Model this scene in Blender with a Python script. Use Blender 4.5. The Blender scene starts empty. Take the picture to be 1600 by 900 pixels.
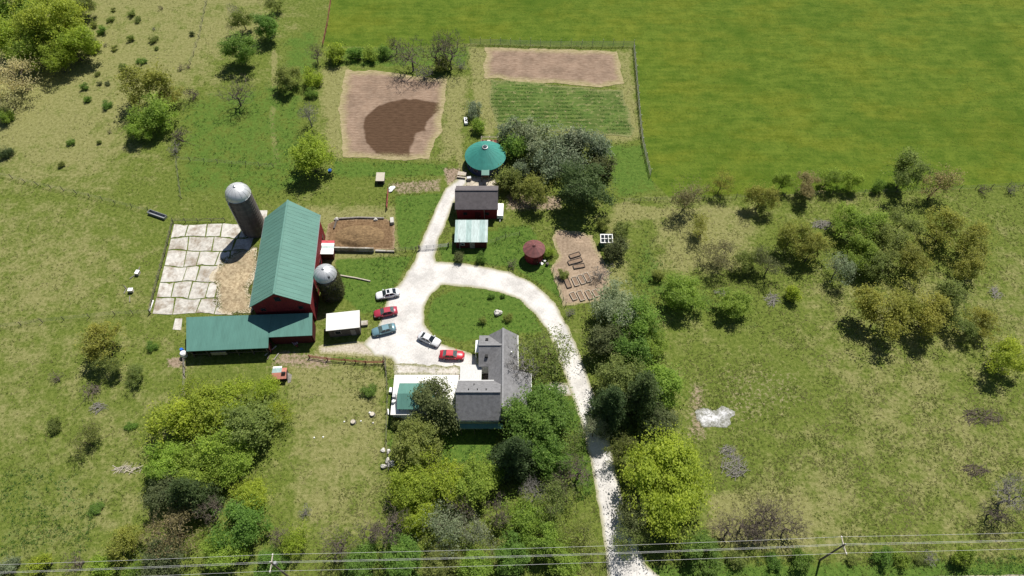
import bpy, math, random
import numpy as np
from mathutils import Vector
SC = bpy.context.scene
COL = SC.collection
R = math.radians
random.seed(7); RNG = np.random.default_rng(7)

# ------------------------------------------------------------------ camera (drone at 115 m, looking down 56 degrees)
CAM_H, FPX, PITCH = 115.0, 1080.0, R(56)
cd = bpy.data.cameras.new('camera'); cam = bpy.data.objects.new('camera', cd); COL.objects.link(cam)
cam.location = (0, 0, CAM_H); cam.rotation_euler = (R(90) - PITCH, 0, 0)
cd.sensor_width = 36.0; cd.lens = 36.0 * FPX / 1600.0; cd.clip_start = 1.0; cd.clip_end = 12000.0
SC.camera = cam
# ------------------------------------------------------------------ sky and sun
SUN_EL, SUN_AZ = R(57), R(27)
w = bpy.data.worlds.new('World'); SC.world = w; w.use_nodes = True
wn = w.node_tree.nodes; wn.clear()
sky = wn.new('ShaderNodeTexSky'); sky.sky_type = 'NISHITA'; sky.sun_disc = False
sky.sun_elevation = SUN_EL; sky.sun_rotation = SUN_AZ; sky.altitude = 300; sky.air_density = 1.0; sky.dust_density = 0.6
bg = wn.new('ShaderNodeBackground'); bg.inputs[1].default_value = 0.05
wo = wn.new('ShaderNodeOutputWorld')
w.node_tree.links.new(sky.outputs[0], bg.inputs[0]); w.node_tree.links.new(bg.outputs[0], wo.inputs[0])
sl = bpy.data.lights.new('sun', 'SUN'); sl.energy = 4.8; sl.angle = R(0.53); sl.color = (1.0, 0.955, 0.88)
so = bpy.data.objects.new('sun', sl); COL.objects.link(so)
SUND = Vector((math.sin(SUN_AZ) * math.cos(SUN_EL), math.cos(SUN_AZ) * math.cos(SUN_EL), math.sin(SUN_EL)))
so.rotation_euler = (-SUND).to_track_quat('-Z', 'Y').to_euler(); so.location = (40, 80, 90)
SC.view_settings.view_transform = 'Standard'; SC.view_settings.look = 'None'
SC.view_settings.gamma = 1.0; SC.view_settings.use_curve_mapping = False
SC.view_settings.exposure = 0.5
SC.cycles.max_bounces = 6; SC.cycles.transparent_max_bounces = 6

# ------------------------------------------------------------------ survey helper: where a sight line meets height z
def G(u, v, z=0.0):
    a, b = (u - 800) / FPX, (450 - v) / FPX
    dx, dy, dz = a, math.cos(PITCH) + b * math.sin(PITCH), -math.sin(PITCH) + b * math.cos(PITCH)
    t = (z - CAM_H) / dz
    return (dx * t, dy * t, z)
def G2(u, v, z=0.0): return G(u, v, z)[:2]
def metres(p, px):
    k = p[1] * math.cos(PITCH) + (CAM_H - p[2]) * math.sin(PITCH)
    return px * k / FPX

# ------------------------------------------------------------------ materials
def mat(name, col, rough=0.8, metal=0.0, var=0.0, vscale=3.0, bump=0.0, bscale=20.0, col2=None, spec=0.3, stretch=None, coord='Object', detail=4):
    m = bpy.data.materials.new(name); m.use_nodes = True
    nt = m.node_tree; N = nt.nodes; L = nt.links
    b = N['Principled BSDF']; b.inputs['Roughness'].default_value = rough; b.inputs['Metallic'].default_value = metal
    b.inputs['Specular IOR Level'].default_value = spec
    b.inputs['Base Color'].default_value = (*col, 1)
    if var or bump or col2:
        tc = N.new('ShaderNodeTexCoord'); out = tc.outputs[coord]
        if stretch:
            mp = N.new('ShaderNodeMapping'); mp.inputs['Scale'].default_value = stretch; L.new(out, mp.inputs[0]); out = mp.outputs[0]
        if var or col2:
            n = N.new('ShaderNodeTexNoise'); n.inputs['Scale'].default_value = vscale; n.inputs['Detail'].default_value = detail; n.inputs['Roughness'].default_value = 0.65
            L.new(out, n.inputs['Vector'])
            r = N.new('ShaderNodeValToRGB'); r.color_ramp.elements[0].position = 0.3; r.color_ramp.elements[1].position = 0.7
            c2 = col2 or col
            r.color_ramp.elements[0].color = (*[max(0, c * (1 - var)) for c in col], 1)
            r.color_ramp.elements[1].color = (*[min(1, c * (1 + var)) for c in c2], 1)
            L.new(n.outputs[0], r.inputs[0]); L.new(r.outputs[0], b.inputs['Base Color'])
        if bump:
            n2 = N.new('ShaderNodeTexNoise'); n2.inputs['Scale'].default_value = bscale; n2.inputs['Detail'].default_value = 3
            L.new(out, n2.inputs['Vector'])
            bp = N.new('ShaderNodeBump'); bp.inputs['Strength'].default_value = bump; bp.inputs['Distance'].default_value = 0.05
            L.new(n2.outputs[0], bp.inputs['Height']); L.new(bp.outputs[0], b.inputs['Normal'])
    return m

def ribbed(name, col, pitch, axis, rough=0.45, var=0.12, metal=0.0, strength=0.3, spec=0.4):
    """painted sheet metal: fine ribs across 'axis' as relief, weathering as colour"""
    m = mat(name, col, rough, metal, var * 1.3, 0.9, spec=spec, detail=7, stretch=(1.3, .3, .3))
    N = m.node_tree.nodes; L = m.node_tree.links
    tc = N.new('ShaderNodeTexCoord'); wv = N.new('ShaderNodeTexWave'); wv.bands_direction = axis; wv.inputs['Scale'].default_value = 2 * math.pi / (20 * pitch)
    wv.wave_profile = 'SIN'; wv.inputs['Distortion'].default_value = 0
    L.new(tc.outputs['Object'], wv.inputs[0])
    bp = N.new('ShaderNodeBump'); bp.inputs['Strength'].default_value = strength; bp.inputs['Distance'].default_value = 0.02
    L.new(wv.outputs[1], bp.inputs['Height']); L.new(bp.outputs[0], N['Principled BSDF'].inputs['Normal'])
    return m

M = {}
M['green_roof'] = ribbed('green_roof', (0.098, 0.212, 0.174), 0.3, 'X', 0.5, 0.10, spec=0.3)
M['shed_roof'] = ribbed('shed_roof', (0.08, 0.19, 0.158), 0.3, 'X', 0.5, 0.10, spec=0.3)
M['teal_roof'] = mat('teal_roof', (0.042, 0.215, 0.18), 0.55, var=0.14, vscale=0.9, bump=0.15, bscale=3)
M['aqua_metal'] = mat('aqua_metal', (0.25, 0.35, 0.335), 0.5, var=0.28, vscale=1.1, stretch=(3, 0.6, 1))
M['aqua_metal_pale'] = mat('aqua_metal_pale', (0.35, 0.43, 0.42), 0.5, var=0.24, vscale=1.3, stretch=(3, 0.6, 1))
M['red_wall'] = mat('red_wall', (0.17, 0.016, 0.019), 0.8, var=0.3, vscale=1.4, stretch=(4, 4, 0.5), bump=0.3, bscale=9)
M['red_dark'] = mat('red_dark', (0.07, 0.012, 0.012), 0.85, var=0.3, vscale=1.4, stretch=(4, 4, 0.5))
M['crib_roof'] = mat('crib_roof', (0.17, 0.066, 0.062), 0.55, var=0.28, vscale=1.6)
M['crib_roof_b'] = mat('crib_roof_b', (0.14, 0.058, 0.056), 0.55, var=0.28, vscale=1.6)
M['shingle'] = mat('shingle', (0.18, 0.178, 0.183), 0.9, var=0.28, vscale=1.6, bump=0.5, bscale=10, detail=8)
M['shingle_brown'] = mat('shingle_brown', (0.115, 0.102, 0.105), 0.9, var=0.22, vscale=1.2, bump=0.5, bscale=10, detail=8)
M['ridge_cap'] = mat('ridge_cap', (0.22, 0.22, 0.225), 0.9, var=0.15)
M['white'] = mat('white', (0.78, 0.78, 0.76), 0.6, var=0.06, vscale=1.0)
M['white_roof'] = mat('white_roof', (0.64, 0.63, 0.6), 0.6, var=0.07, vscale=0.8, bump=0.1, bscale=4)
M['corrugated_white'] = mat('corrugated_white', (0.46, 0.46, 0.45), 0.5, var=0.18, vscale=2.2, stretch=(5, 0.7, 1))
M['siding'] = mat('siding', (0.62, 0.62, 0.6), 0.7, var=0.08, vscale=1.0)
M['blue_wall'] = mat('blue_wall', (0.03, 0.05, 0.11), 0.7, var=0.15)
M['wood'] = mat('wood', (0.3, 0.21, 0.13), 0.85, var=0.35, vscale=2.5, stretch=(1, 1, 6))
M['grey_wood'] = mat('grey_wood', (0.24, 0.22, 0.2), 0.9, var=0.35, vscale=2.5)
M['dark_wood'] = mat('dark_wood', (0.1, 0.085, 0.075), 0.9, var=0.3, vscale=2.5)
M['rust'] = mat('rust', (0.2, 0.06, 0.045), 0.85, var=0.4, vscale=3)
M['concrete'] = mat('concrete', (0.43, 0.41, 0.37), 0.9, var=0.3, vscale=1.6, bump=0.3, bscale=8, detail=9, coord='Object')
M['concrete_b'] = mat('concrete_b', (0.48, 0.46, 0.42), 0.9, var=0.24, vscale=1.3, bump=0.3, bscale=8, detail=9)
M['stave'] = mat('stave', (0.125, 0.11, 0.102), 0.85, var=0.4, vscale=1.4, stretch=(1, 1, 0.25), bump=0.2, bscale=6, detail=8)
M['stave_b'] = mat('stave_b', (0.11, 0.098, 0.092), 0.85, var=0.4, vscale=1.4, stretch=(1, 1, 0.25), bump=0.2, bscale=6, detail=8)
M['steel'] = mat('steel', (0.42, 0.44, 0.45), 0.42, 0.55, var=0.12, vscale=2.0)
M['dome'] = mat('dome', (0.56, 0.57, 0.58), 0.42, 0.35, var=0.10, vscale=1.6)
M['dome_b'] = mat('dome_b', (0.47, 0.485, 0.5), 0.45, 0.35, var=0.12, vscale=1.6)
M['black'] = mat('black', (0.012, 0.012, 0.013), 0.7)
M['rubber'] = mat('rubber', (0.02, 0.02, 0.02), 0.85)
M['glass'] = mat('glass', (0.015, 0.02, 0.025), 0.08, spec=0.6)
M['pane'] = mat('pane', (0.06, 0.08, 0.09), 0.1, spec=0.6)
M['dash_glass'] = mat('dash_glass', (0.075, 0.11, 0.105), 0.12, spec=0.6, var=0.4, vscale=3)
M['bark'] = mat('bark', (0.085, 0.068, 0.052), 0.95, var=0.35, vscale=3)
M['bark_grey'] = mat('bark_grey', (0.19, 0.178, 0.16), 0.95, var=0.3, vscale=3)
M['bark_brown'] = mat('bark_brown', (0.125, 0.103, 0.08), 0.95, var=0.3, vscale=3)
M['pale_wood'] = mat('pale_wood', (0.45, 0.4, 0.33), 0.9, var=0.25, vscale=3)
M['stone'] = mat('stone', (0.5, 0.48, 0.44), 0.9, var=0.25, vscale=2.5, bump=0.4, bscale=6)
M['galv'] = mat('galv', (0.33, 0.34, 0.35), 0.5, 0.5, var=0.1)
M['plastic_white'] = mat('plastic_white', (0.75, 0.75, 0.74), 0.5, var=0.05)
M['plastic_blue'] = mat('plastic_blue', (0.02, 0.12, 0.5), 0.45)
M['tan_panel'] = mat('tan_panel', (0.5, 0.45, 0.37), 0.7, var=0.1)
M['salmon'] = mat('salmon', (0.42, 0.17, 0.125), 0.7, var=0.2, vscale=2)
M['pink_red'] = mat('pink_red', (0.45, 0.06, 0.08), 0.7, var=0.25, vscale=2)
M['green_paint'] = mat('green_paint', (0.02, 0.09, 0.055), 0.6, var=0.1)
M['wire'] = mat('wire', (0.5, 0.5, 0.5), 0.5, 0.0)
M['pole_wood'] = mat('pole_wood', (0.16, 0.13, 0.1), 0.9, var=0.25, vscale=2)
M['fence_post'] = mat('fence_post', (0.13, 0.115, 0.095), 0.9, var=0.3, vscale=2)
M['fence_wire'] = mat('fence_wire', (0.13, 0.125, 0.11), 0.8)
M['hoop'] = mat('hoop', (0.1, 0.09, 0.085), 0.7)
def stained(m, c, lo, hi, scale):
    N = m.node_tree.nodes; L = m.node_tree.links; b = N['Principled BSDF']; src = b.inputs['Base Color'].links[0].from_socket
    tc = N.new('ShaderNodeTexCoord'); n = N.new('ShaderNodeTexNoise'); n.inputs['Scale'].default_value = scale; n.inputs['Detail'].default_value = 6; n.inputs['Roughness'].default_value = 0.7; L.new(tc.outputs['Object'], n.inputs['Vector'])
    r = N.new('ShaderNodeMapRange'); L.new(n.outputs[0], r.inputs[0]); r.inputs[1].default_value = lo; r.inputs[2].default_value = hi; r.inputs[4].default_value = 0.8
    mx = N.new('ShaderNodeMix'); mx.data_type = 'RGBA'; L.new(r.outputs[0], mx.inputs[0]); L.new(src, mx.inputs[6]); mx.inputs[7].default_value = (*c, 1); L.new(mx.outputs[2], b.inputs['Base Color'])
stained(M['concrete'], (0.2, 0.155, 0.105), 0.46, 0.62, 0.35); stained(M['concrete_b'], (0.22, 0.17, 0.12), 0.48, 0.64, 0.35)
M['bed_soil'] = mat('bed_soil', (0.2, 0.14, 0.095), 0.95, var=0.3, vscale=3)
M['dark_frame'] = mat('dark_frame', (0.1, 0.03, 0.03), 0.8)
M['fence_net'] = mat('fence_net', (0.16, 0.165, 0.14), 0.8)

# ------------------------------------------------------------------ mesh helpers
def link(o, parent=None):
    COL.objects.link(o)
    if parent is not None: o.parent = parent
    return o
def meshdata(name, V, F, m, smooth=False):
    me = bpy.data.meshes.new(name); me.from_pydata([tuple(map(float, v)) for v in V], [], F); me.materials.append(m)
    if smooth: me.polygons.foreach_set('use_smooth', [True] * len(me.polygons))
    me.update(); return me
def fastmesh(name, V, nper, m, tint=None, smooth=False, attr='tint'):
    """faces of nper corners each, corners stored in order"""
    V = np.asarray(V, np.float32); n = len(V) // nper
    me = bpy.data.meshes.new(name)
    me.vertices.add(len(V)); me.vertices.foreach_set('co', V.ravel())
    me.loops.add(len(V)); me.loops.foreach_set('vertex_index', np.arange(len(V), dtype=np.int32))
    me.polygons.add(n); me.polygons.foreach_set('loop_start', np.arange(0, len(V), nper, dtype=np.int32))
    me.update(calc_edges=True); me.materials.append(m)
    if tint is not None:
        a = me.attributes.new(attr, 'FLOAT', 'FACE'); a.data.foreach_set('value', np.asarray(tint, np.float32))
    if smooth: me.polygons.foreach_set('use_smooth', np.ones(n, bool))
    return me
def tag(o, label, cat, group=None, kind=None):
    if label: o['label'] = label
    if cat: o['category'] = cat
    if group: o['group'] = group
    if kind: o['kind'] = kind
    return o
def empty(name, loc, rz=0.0, label=None, cat=None, group=None):
    o = bpy.data.objects.new(name, None); o.location = loc; o.rotation_euler = (0, 0, rz); o.empty_display_size = 0.3
    link(o); return tag(o, label, cat, group)

class MB:
    def __init__(s): s.V = []; s.F = []
    def add(s, V, F):
        k = len(s.V); s.V += [tuple(v) for v in V]; s.F += [tuple(i + k for i in f) for f in F]; return s
    def box(s, c, d, rz=0.0, taper=1.0):
        x, y, z = [q / 2 for q in d]; cs, sn = math.cos(rz), math.sin(rz); V = []
        for k, zz in ((1, -z), (taper, z)):
            for px, py in ((-x, -y), (x, -y), (x, y), (-x, y)):
                px *= k; py *= k
                V.append((c[0] + px * cs - py * sn, c[1] + px * sn + py * cs, c[2] + zz))
        return s.add(V, [(3, 2, 1, 0), (4, 5, 6, 7), (0, 1, 5, 4), (1, 2, 6, 5), (2, 3, 7, 6), (3, 0, 4, 7)])
    def slab(s, top, th):
        n = len(top); V = list(top) + [(p[0], p[1], p[2] - th) for p in top]
        return s.add(V, [tuple(range(n)), tuple(range(2 * n - 1, n - 1, -1))] + [(i, i + n, (i + 1) % n + n, (i + 1) % n) for i in range(n)])
    def prism(s, pts, z0, z1):
        return s.slab([(p[0], p[1], z1) for p in pts], z1 - z0)
    def lathe(s, prof, n=32, c=(0, 0), cap=True):
        V = []; F = []
        for r, z in prof:
            for i in range(n):
                a = 2 * math.pi * i / n; V.append((c[0] + r * math.cos(a), c[1] + r * math.sin(a), z))
        for j in range(len(prof) - 1):
            for i in range(n):
                F.append((j * n + i, j * n + (i + 1) % n, (j + 1) * n + (i + 1) % n, (j + 1) * n + i))
        if cap:
            F.append(tuple(range(n - 1, -1, -1))); F.append(tuple((len(prof) - 1) * n + i for i in range(n)))
        return s.add(V, F)
    def tube(s, a, b, ra, rb=None, n=6):
        rb = ra if rb is None else rb; a, b = Vector(a), Vector(b); d = (b - a)
        if d.length < 1e-6: return s
        d.normalize(); u = d.orthogonal().normalized(); w_ = d.cross(u); V = []
        for p, r in ((a, ra), (b, rb)):
            for i in range(n):
                t = 2 * math.pi * i / n; V.append(p + (u * math.cos(t) + w_ * math.sin(t)) * r)
        return s.add(V, [(i, (i + 1) % n, n + (i + 1) % n, n + i) for i in range(n)] + [tuple(range(n - 1, -1, -1)), tuple(range(n, 2 * n))])
    def path(s, pts, r, n=5):
        for a, b in zip(pts[:-1], pts[1:]): s.tube(a, b, r, r, n)
        return s
    def build(s, name, m, parent=None, smooth=False):
        me = meshdata(name, s.V, s.F, m, smooth)
        return link(bpy.data.objects.new(name, me), parent)

def sdpoly(P, X, Y):
    """signed distance to a polygon, inside positive"""
    P = np.asarray(P, float); n = len(P); d = np.full(X.shape, 1e9); ins = np.zeros(X.shape, bool)
    for i in range(n):
        ax, ay = P[i]; bx, by = P[(i + 1) % n]; ex, ey = bx - ax, by - ay
        t = np.clip(((X - ax) * ex + (Y - ay) * ey) / (ex * ex + ey * ey + 1e-12), 0, 1)
        d = np.minimum(d, np.hypot(X - ax - t * ex, Y - ay - t * ey))
        c = ((ay > Y) != (by > Y)) & (X < ex * (Y - ay) / (ey if abs(ey) > 1e-12 else 1e-12) + ax); ins ^= c
    return np.where(ins, d, -d)
def sdline(P, W, X, Y):
    d = np.full(X.shape, -1e9)
    for i in range(len(P) - 1):
        ax, ay = P[i]; bx, by = P[i + 1]; ex, ey = bx - ax, by - ay
        t = np.clip(((X - ax) * ex + (Y - ay) * ey) / (ex * ex + ey * ey + 1e-12), 0, 1)
        d = np.maximum(d, W[i] + (W[i + 1] - W[i]) * t - np.hypot(X - ax - t * ex, Y - ay - t * ey))
    return d
_perm = [np.random.default_rng(90 + k).random((64, 64)) for k in range(6)]
def vnoise(X, Y, s, k=0):
    x, y = np.asarray(X) / s, np.asarray(Y) / s; xi, yi = np.floor(x).astype(int), np.floor(y).astype(int); fx, fy = x - xi, y - yi
    fx = fx * fx * (3 - 2 * fx); fy = fy * fy * (3 - 2 * fy); T = _perm[k % 6]
    a = T[xi % 64, yi % 64]; b = T[(xi + 1) % 64, yi % 64]; c = T[xi % 64, (yi + 1) % 64]; d = T[(xi + 1) % 64, (yi + 1) % 64]
    return (a * (1 - fx) + b * fx) * (1 - fy) + (c * (1 - fx) + d * fx) * fy
def fbm(X, Y, s, k=0, o=4):
    t = 0; a = 0.5
    for i in range(o): t = t + a * vnoise(X, Y, s / 2 ** i, k + i); a /= 2
    return t / (1 - 0.5 ** o)
def px(pts, z=0.0): return [G2(u, v, z) for u, v in pts]
def sstep(x, a, b):
    t = np.clip((x - a) / (b - a), 0, 1); return t * t * (3 - 2 * t)

def sheet(name, sdf, bbox, res, z, m, jitter=0.35, jscale=1.6, zfun=None, extra=None):
    """a ground layer with an irregular outline: grid cells inside the outline, border vertices pulled onto it"""
    xs = np.arange(bbox[0], bbox[2] + res, res); ys = np.arange(bbox[1], bbox[3] + res, res)
    X, Y = np.meshgrid(xs, ys)
    def f(X, Y): return sdf(X, Y) + (fbm(X, Y, jscale, 2) - 0.5) * 2 * jitter
    S = f(X, Y); e = 0.05
    gx = (f(X + e, Y) - f(X - e, Y)) / (2 * e); gy = (f(X, Y + e) - f(X, Y - e)) / (2 * e); g2 = np.maximum(gx * gx + gy * gy, 0.3)
    out = S < 0; mv = np.where(out, np.clip(-S / g2, 0, res * 1.2), 0)
    PX, PY = X + gx * mv, Y + gy * mv
    keep = (S[:-1, :-1] > 0).astype(int) + (S[1:, :-1] > 0) + (S[:-1, 1:] > 0) + (S[1:, 1:] > 0) >= 2
    idx = np.full(X.shape, -1); jj, ii = np.nonzero(keep); used = np.zeros(X.shape, bool)
    for a, b in ((0, 0), (0, 1), (1, 0), (1, 1)): used[jj + a, ii + b] = True
    idx[used] = np.arange(used.sum())
    px_, py_ = PX[used], PY[used]; pz = np.full(px_.shape, z) if zfun is None else z + zfun(px_, py_, np.maximum(S[used], 0))
    F = np.stack([idx[jj, ii], idx[jj, ii + 1], idx[jj + 1, ii + 1], idx[jj + 1, ii]], 1)
    me = bpy.data.meshes.new(name); me.from_pydata(np.stack([px_, py_, pz], 1).tolist(), [], F.tolist()); me.materials.append(m)
    a = me.attributes.new('edge', 'FLOAT', 'POINT'); a.data.foreach_set('value', np.maximum(S[used], 0).astype(np.float32))
    if extra is not None:
        a = me.attributes.new('mark', 'FLOAT', 'POINT'); a.data.foreach_set('value', extra(px_, py_).astype(np.float32))
    me.polygons.foreach_set('use_smooth', np.ones(len(me.polygons), bool)); me.update()
    return link(bpy.data.objects.new(name, me))
# ------------------------------------------------------------------ ground zones (what grows where)
Z = {}
Z['field'] = [(px([(527, -120), (514, 30), (505, 72), (620, 74), (735, 68), (992, 72), (1003, 200), (1017, 280), (1046, 309), (1180, 305), (1400, 299), (1640, 287), (1900, 280), (2300, -120)]), 1.0, 0.8)]
Z['dry'] = [(px([(-300, -120), (455, -120), (395, 70), (300, 120), (235, 210), (150, 275), (-300, 285)]), 0.6, 12.0),
            (px([(-300, 300), (240, 330), (230, 480), (-300, 500)]), 0.3, 8.0),
            (px([(-300, 500), (230, 495), (285, 560), (240, 640), (225, 800), (120, 860), (-300, 860)]), 0.22, 8.0),
            (px([(470, 325), (620, 325), (625, 395), (520, 405), (500, 345)]), 0.85, 2.5),
            (px([(505, 110), (540, 105), (535, 250), (510, 240)]), 0.9, 2.0),
            (px([(690, 120), (735, 120), (720, 240), (690, 250)]), 0.7, 2.5),
            (px([(735, 75), (757, 75), (780, 200), (765, 215), (740, 200)]), 0.75, 1.5),
            (px([(965, 80), (985, 80), (1000, 215), (900, 225), (960, 170)]), 0.75, 1.5),
            (px([(765, 130), (980, 140), (990, 220), (790, 200)]), 0.5, 1.0),
            (px([(1040, 325), (1180, 330), (1170, 420), (1030, 420)]), 0.7, 4.0),
            (px([(1180, 420), (1640, 420), (1640, 860), (1140, 860), (1300, 640)]), 0.30, 9.0),
            (px([(1115, 775), (1265, 775), (1270, 860), (1100, 850)]), 0.95, 2.5),
            (px([(430, 560), (600, 575), (600, 840), (470, 840), (450, 640)]), 0.5, 4.0),
            (px([(495, 545), (615, 552), (615, 575), (490, 560)]), 0.7, 1.0),
            (px([(940, 340), (965, 345), (985, 460), (950, 470)]), 0.55, 2.0),
            (px([(515, 395), (560, 395), (550, 412), (510, 410)]), 0.95, 0.8),
            (px([(960, 318), (1050, 325), (1050, 340), (965, 345)]), 0.7, 1.0),
            (px([(0, 185), (60, 160), (110, 190), (40, 235), (0, 240)]), 0.9, 3.0)]
Z['lush'] = [(px([(280, 160), (345, 140), (480, 120), (490, 300), (420, 310), (270, 305)]), 0.55, 5.0),
             (px([(330, 190), (410, 190), (420, 270), (340, 285)]), 0.5, 4.0),
             (px([(525, 405), (645, 400), (620, 440), (590, 490), (565, 490), (525, 455)]), 0.95, 1.0),
             (px([(615, 305), (700, 300), (668, 350), (650, 390), (622, 392)]), 0.8, 1.2),
             (px([(666, 495), (680, 465), (720, 450), (775, 450), (820, 470), (850, 520), (800, 520), (745, 530), (715, 535), (680, 520)]), 1.0, 1.2),
             (px([(685, 385), (780, 355), (830, 350), (865, 420), (900, 490), (850, 450), (800, 420), (740, 410), (690, 410)]), 0.8, 1.2),
             (px([(690, 665), (780, 668), (770, 720), (690, 725)]), 0.9, 1.0),
             (px([(940, 225), (1010, 225), (1030, 300), (960, 310)]), 0.7, 2.0),
             (px([(520, 250), (700, 255), (700, 275), (520, 280)]), 0.7, 1.5),
             (px([(505, 75), (735, 70), (735, 105), (520, 105)]), 0.55, 1.5),
             (px([(865, 600), (925, 640), (940, 780), (900, 780), (880, 690)]), 0.6, 1.5),
             (px([(605, 590), (620, 590), (615, 690), (605, 720)]), 0.7, 0.8),
             (px([(1000, 880), (1640, 872), (1640, 960), (1000, 960)]), 0.7, 1.5),
             (px([(500, 556), (572, 560), (572, 566), (500, 563)]), 0.8, 0.5),
             (px([(0, 700), (200, 720), (160, 900), (-100, 900)]), 0.3, 6.0),
             (px([(820, 520), (880, 520), (890, 600), (840, 600)]), 0.45, 2.0),
             (px([(1000, 330), (1040, 420), (1180, 480), (1180, 510), (1020, 500), (980, 440)]), 0.5, 4.0),
             (px([(440, 60), (500, 40), (500, 110), (440, 130)]), 0.6, 3.0)]
Z['bare'] = [(px([(415, 575), (440, 545), (520, 555), (520, 580), (440, 575)]), 0.65, 1.5),
             (px([(285, 560), (294, 560), (290, 620), (283, 620)]), 0.6, 0.6),
             (px([(1075, 590), (1105, 600), (1110, 690), (1070, 690)]), 0.65, 3.0),
             (px([(1100, 560), (1260, 560), (1280, 640), (1130, 700)]), 0.4, 5.0),
             (px([(600, 285), (690, 278), (690, 300), (620, 305)]), 0.6, 1.0),
             (px([(790, 300), (880, 305), (880, 330), (790, 330)]), 0.7, 1.5),
             (px([(800, 345), (850, 345), (860, 372), (845, 380)]), 0.3, 1.0),
             (px([(690, 262), (720, 262), (725, 290), (700, 292)]), 0.8, 0.8),
             (px([(258, 560), (290, 556), (288, 575), (262, 575)]), 0.8, 0.8)]
TRACK = [(px([(428, 80), (430, 150), (424, 190), (430, 230), (433, 255)]), [0.35] * 5),
         (px([(975, 318), (1010, 326), (1080, 329), (1180, 331)]), [0.25] * 4),
         (px([(716, 235), (722, 262), (728, 275)]), [0.5] * 3)]
def zone(name, X, Y):
    t = np.zeros(np.shape(X))
    for P, s, soft in Z.get(name, []): t = np.maximum(t, s * sstep(sdpoly(P, X, Y), -soft, soft))
    if name == 'dry':
        for P, W_ in TRACK: t = np.maximum(t, sstep(sdline(P, W_, X, Y), -0.4, 0.1))
    return t

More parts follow.
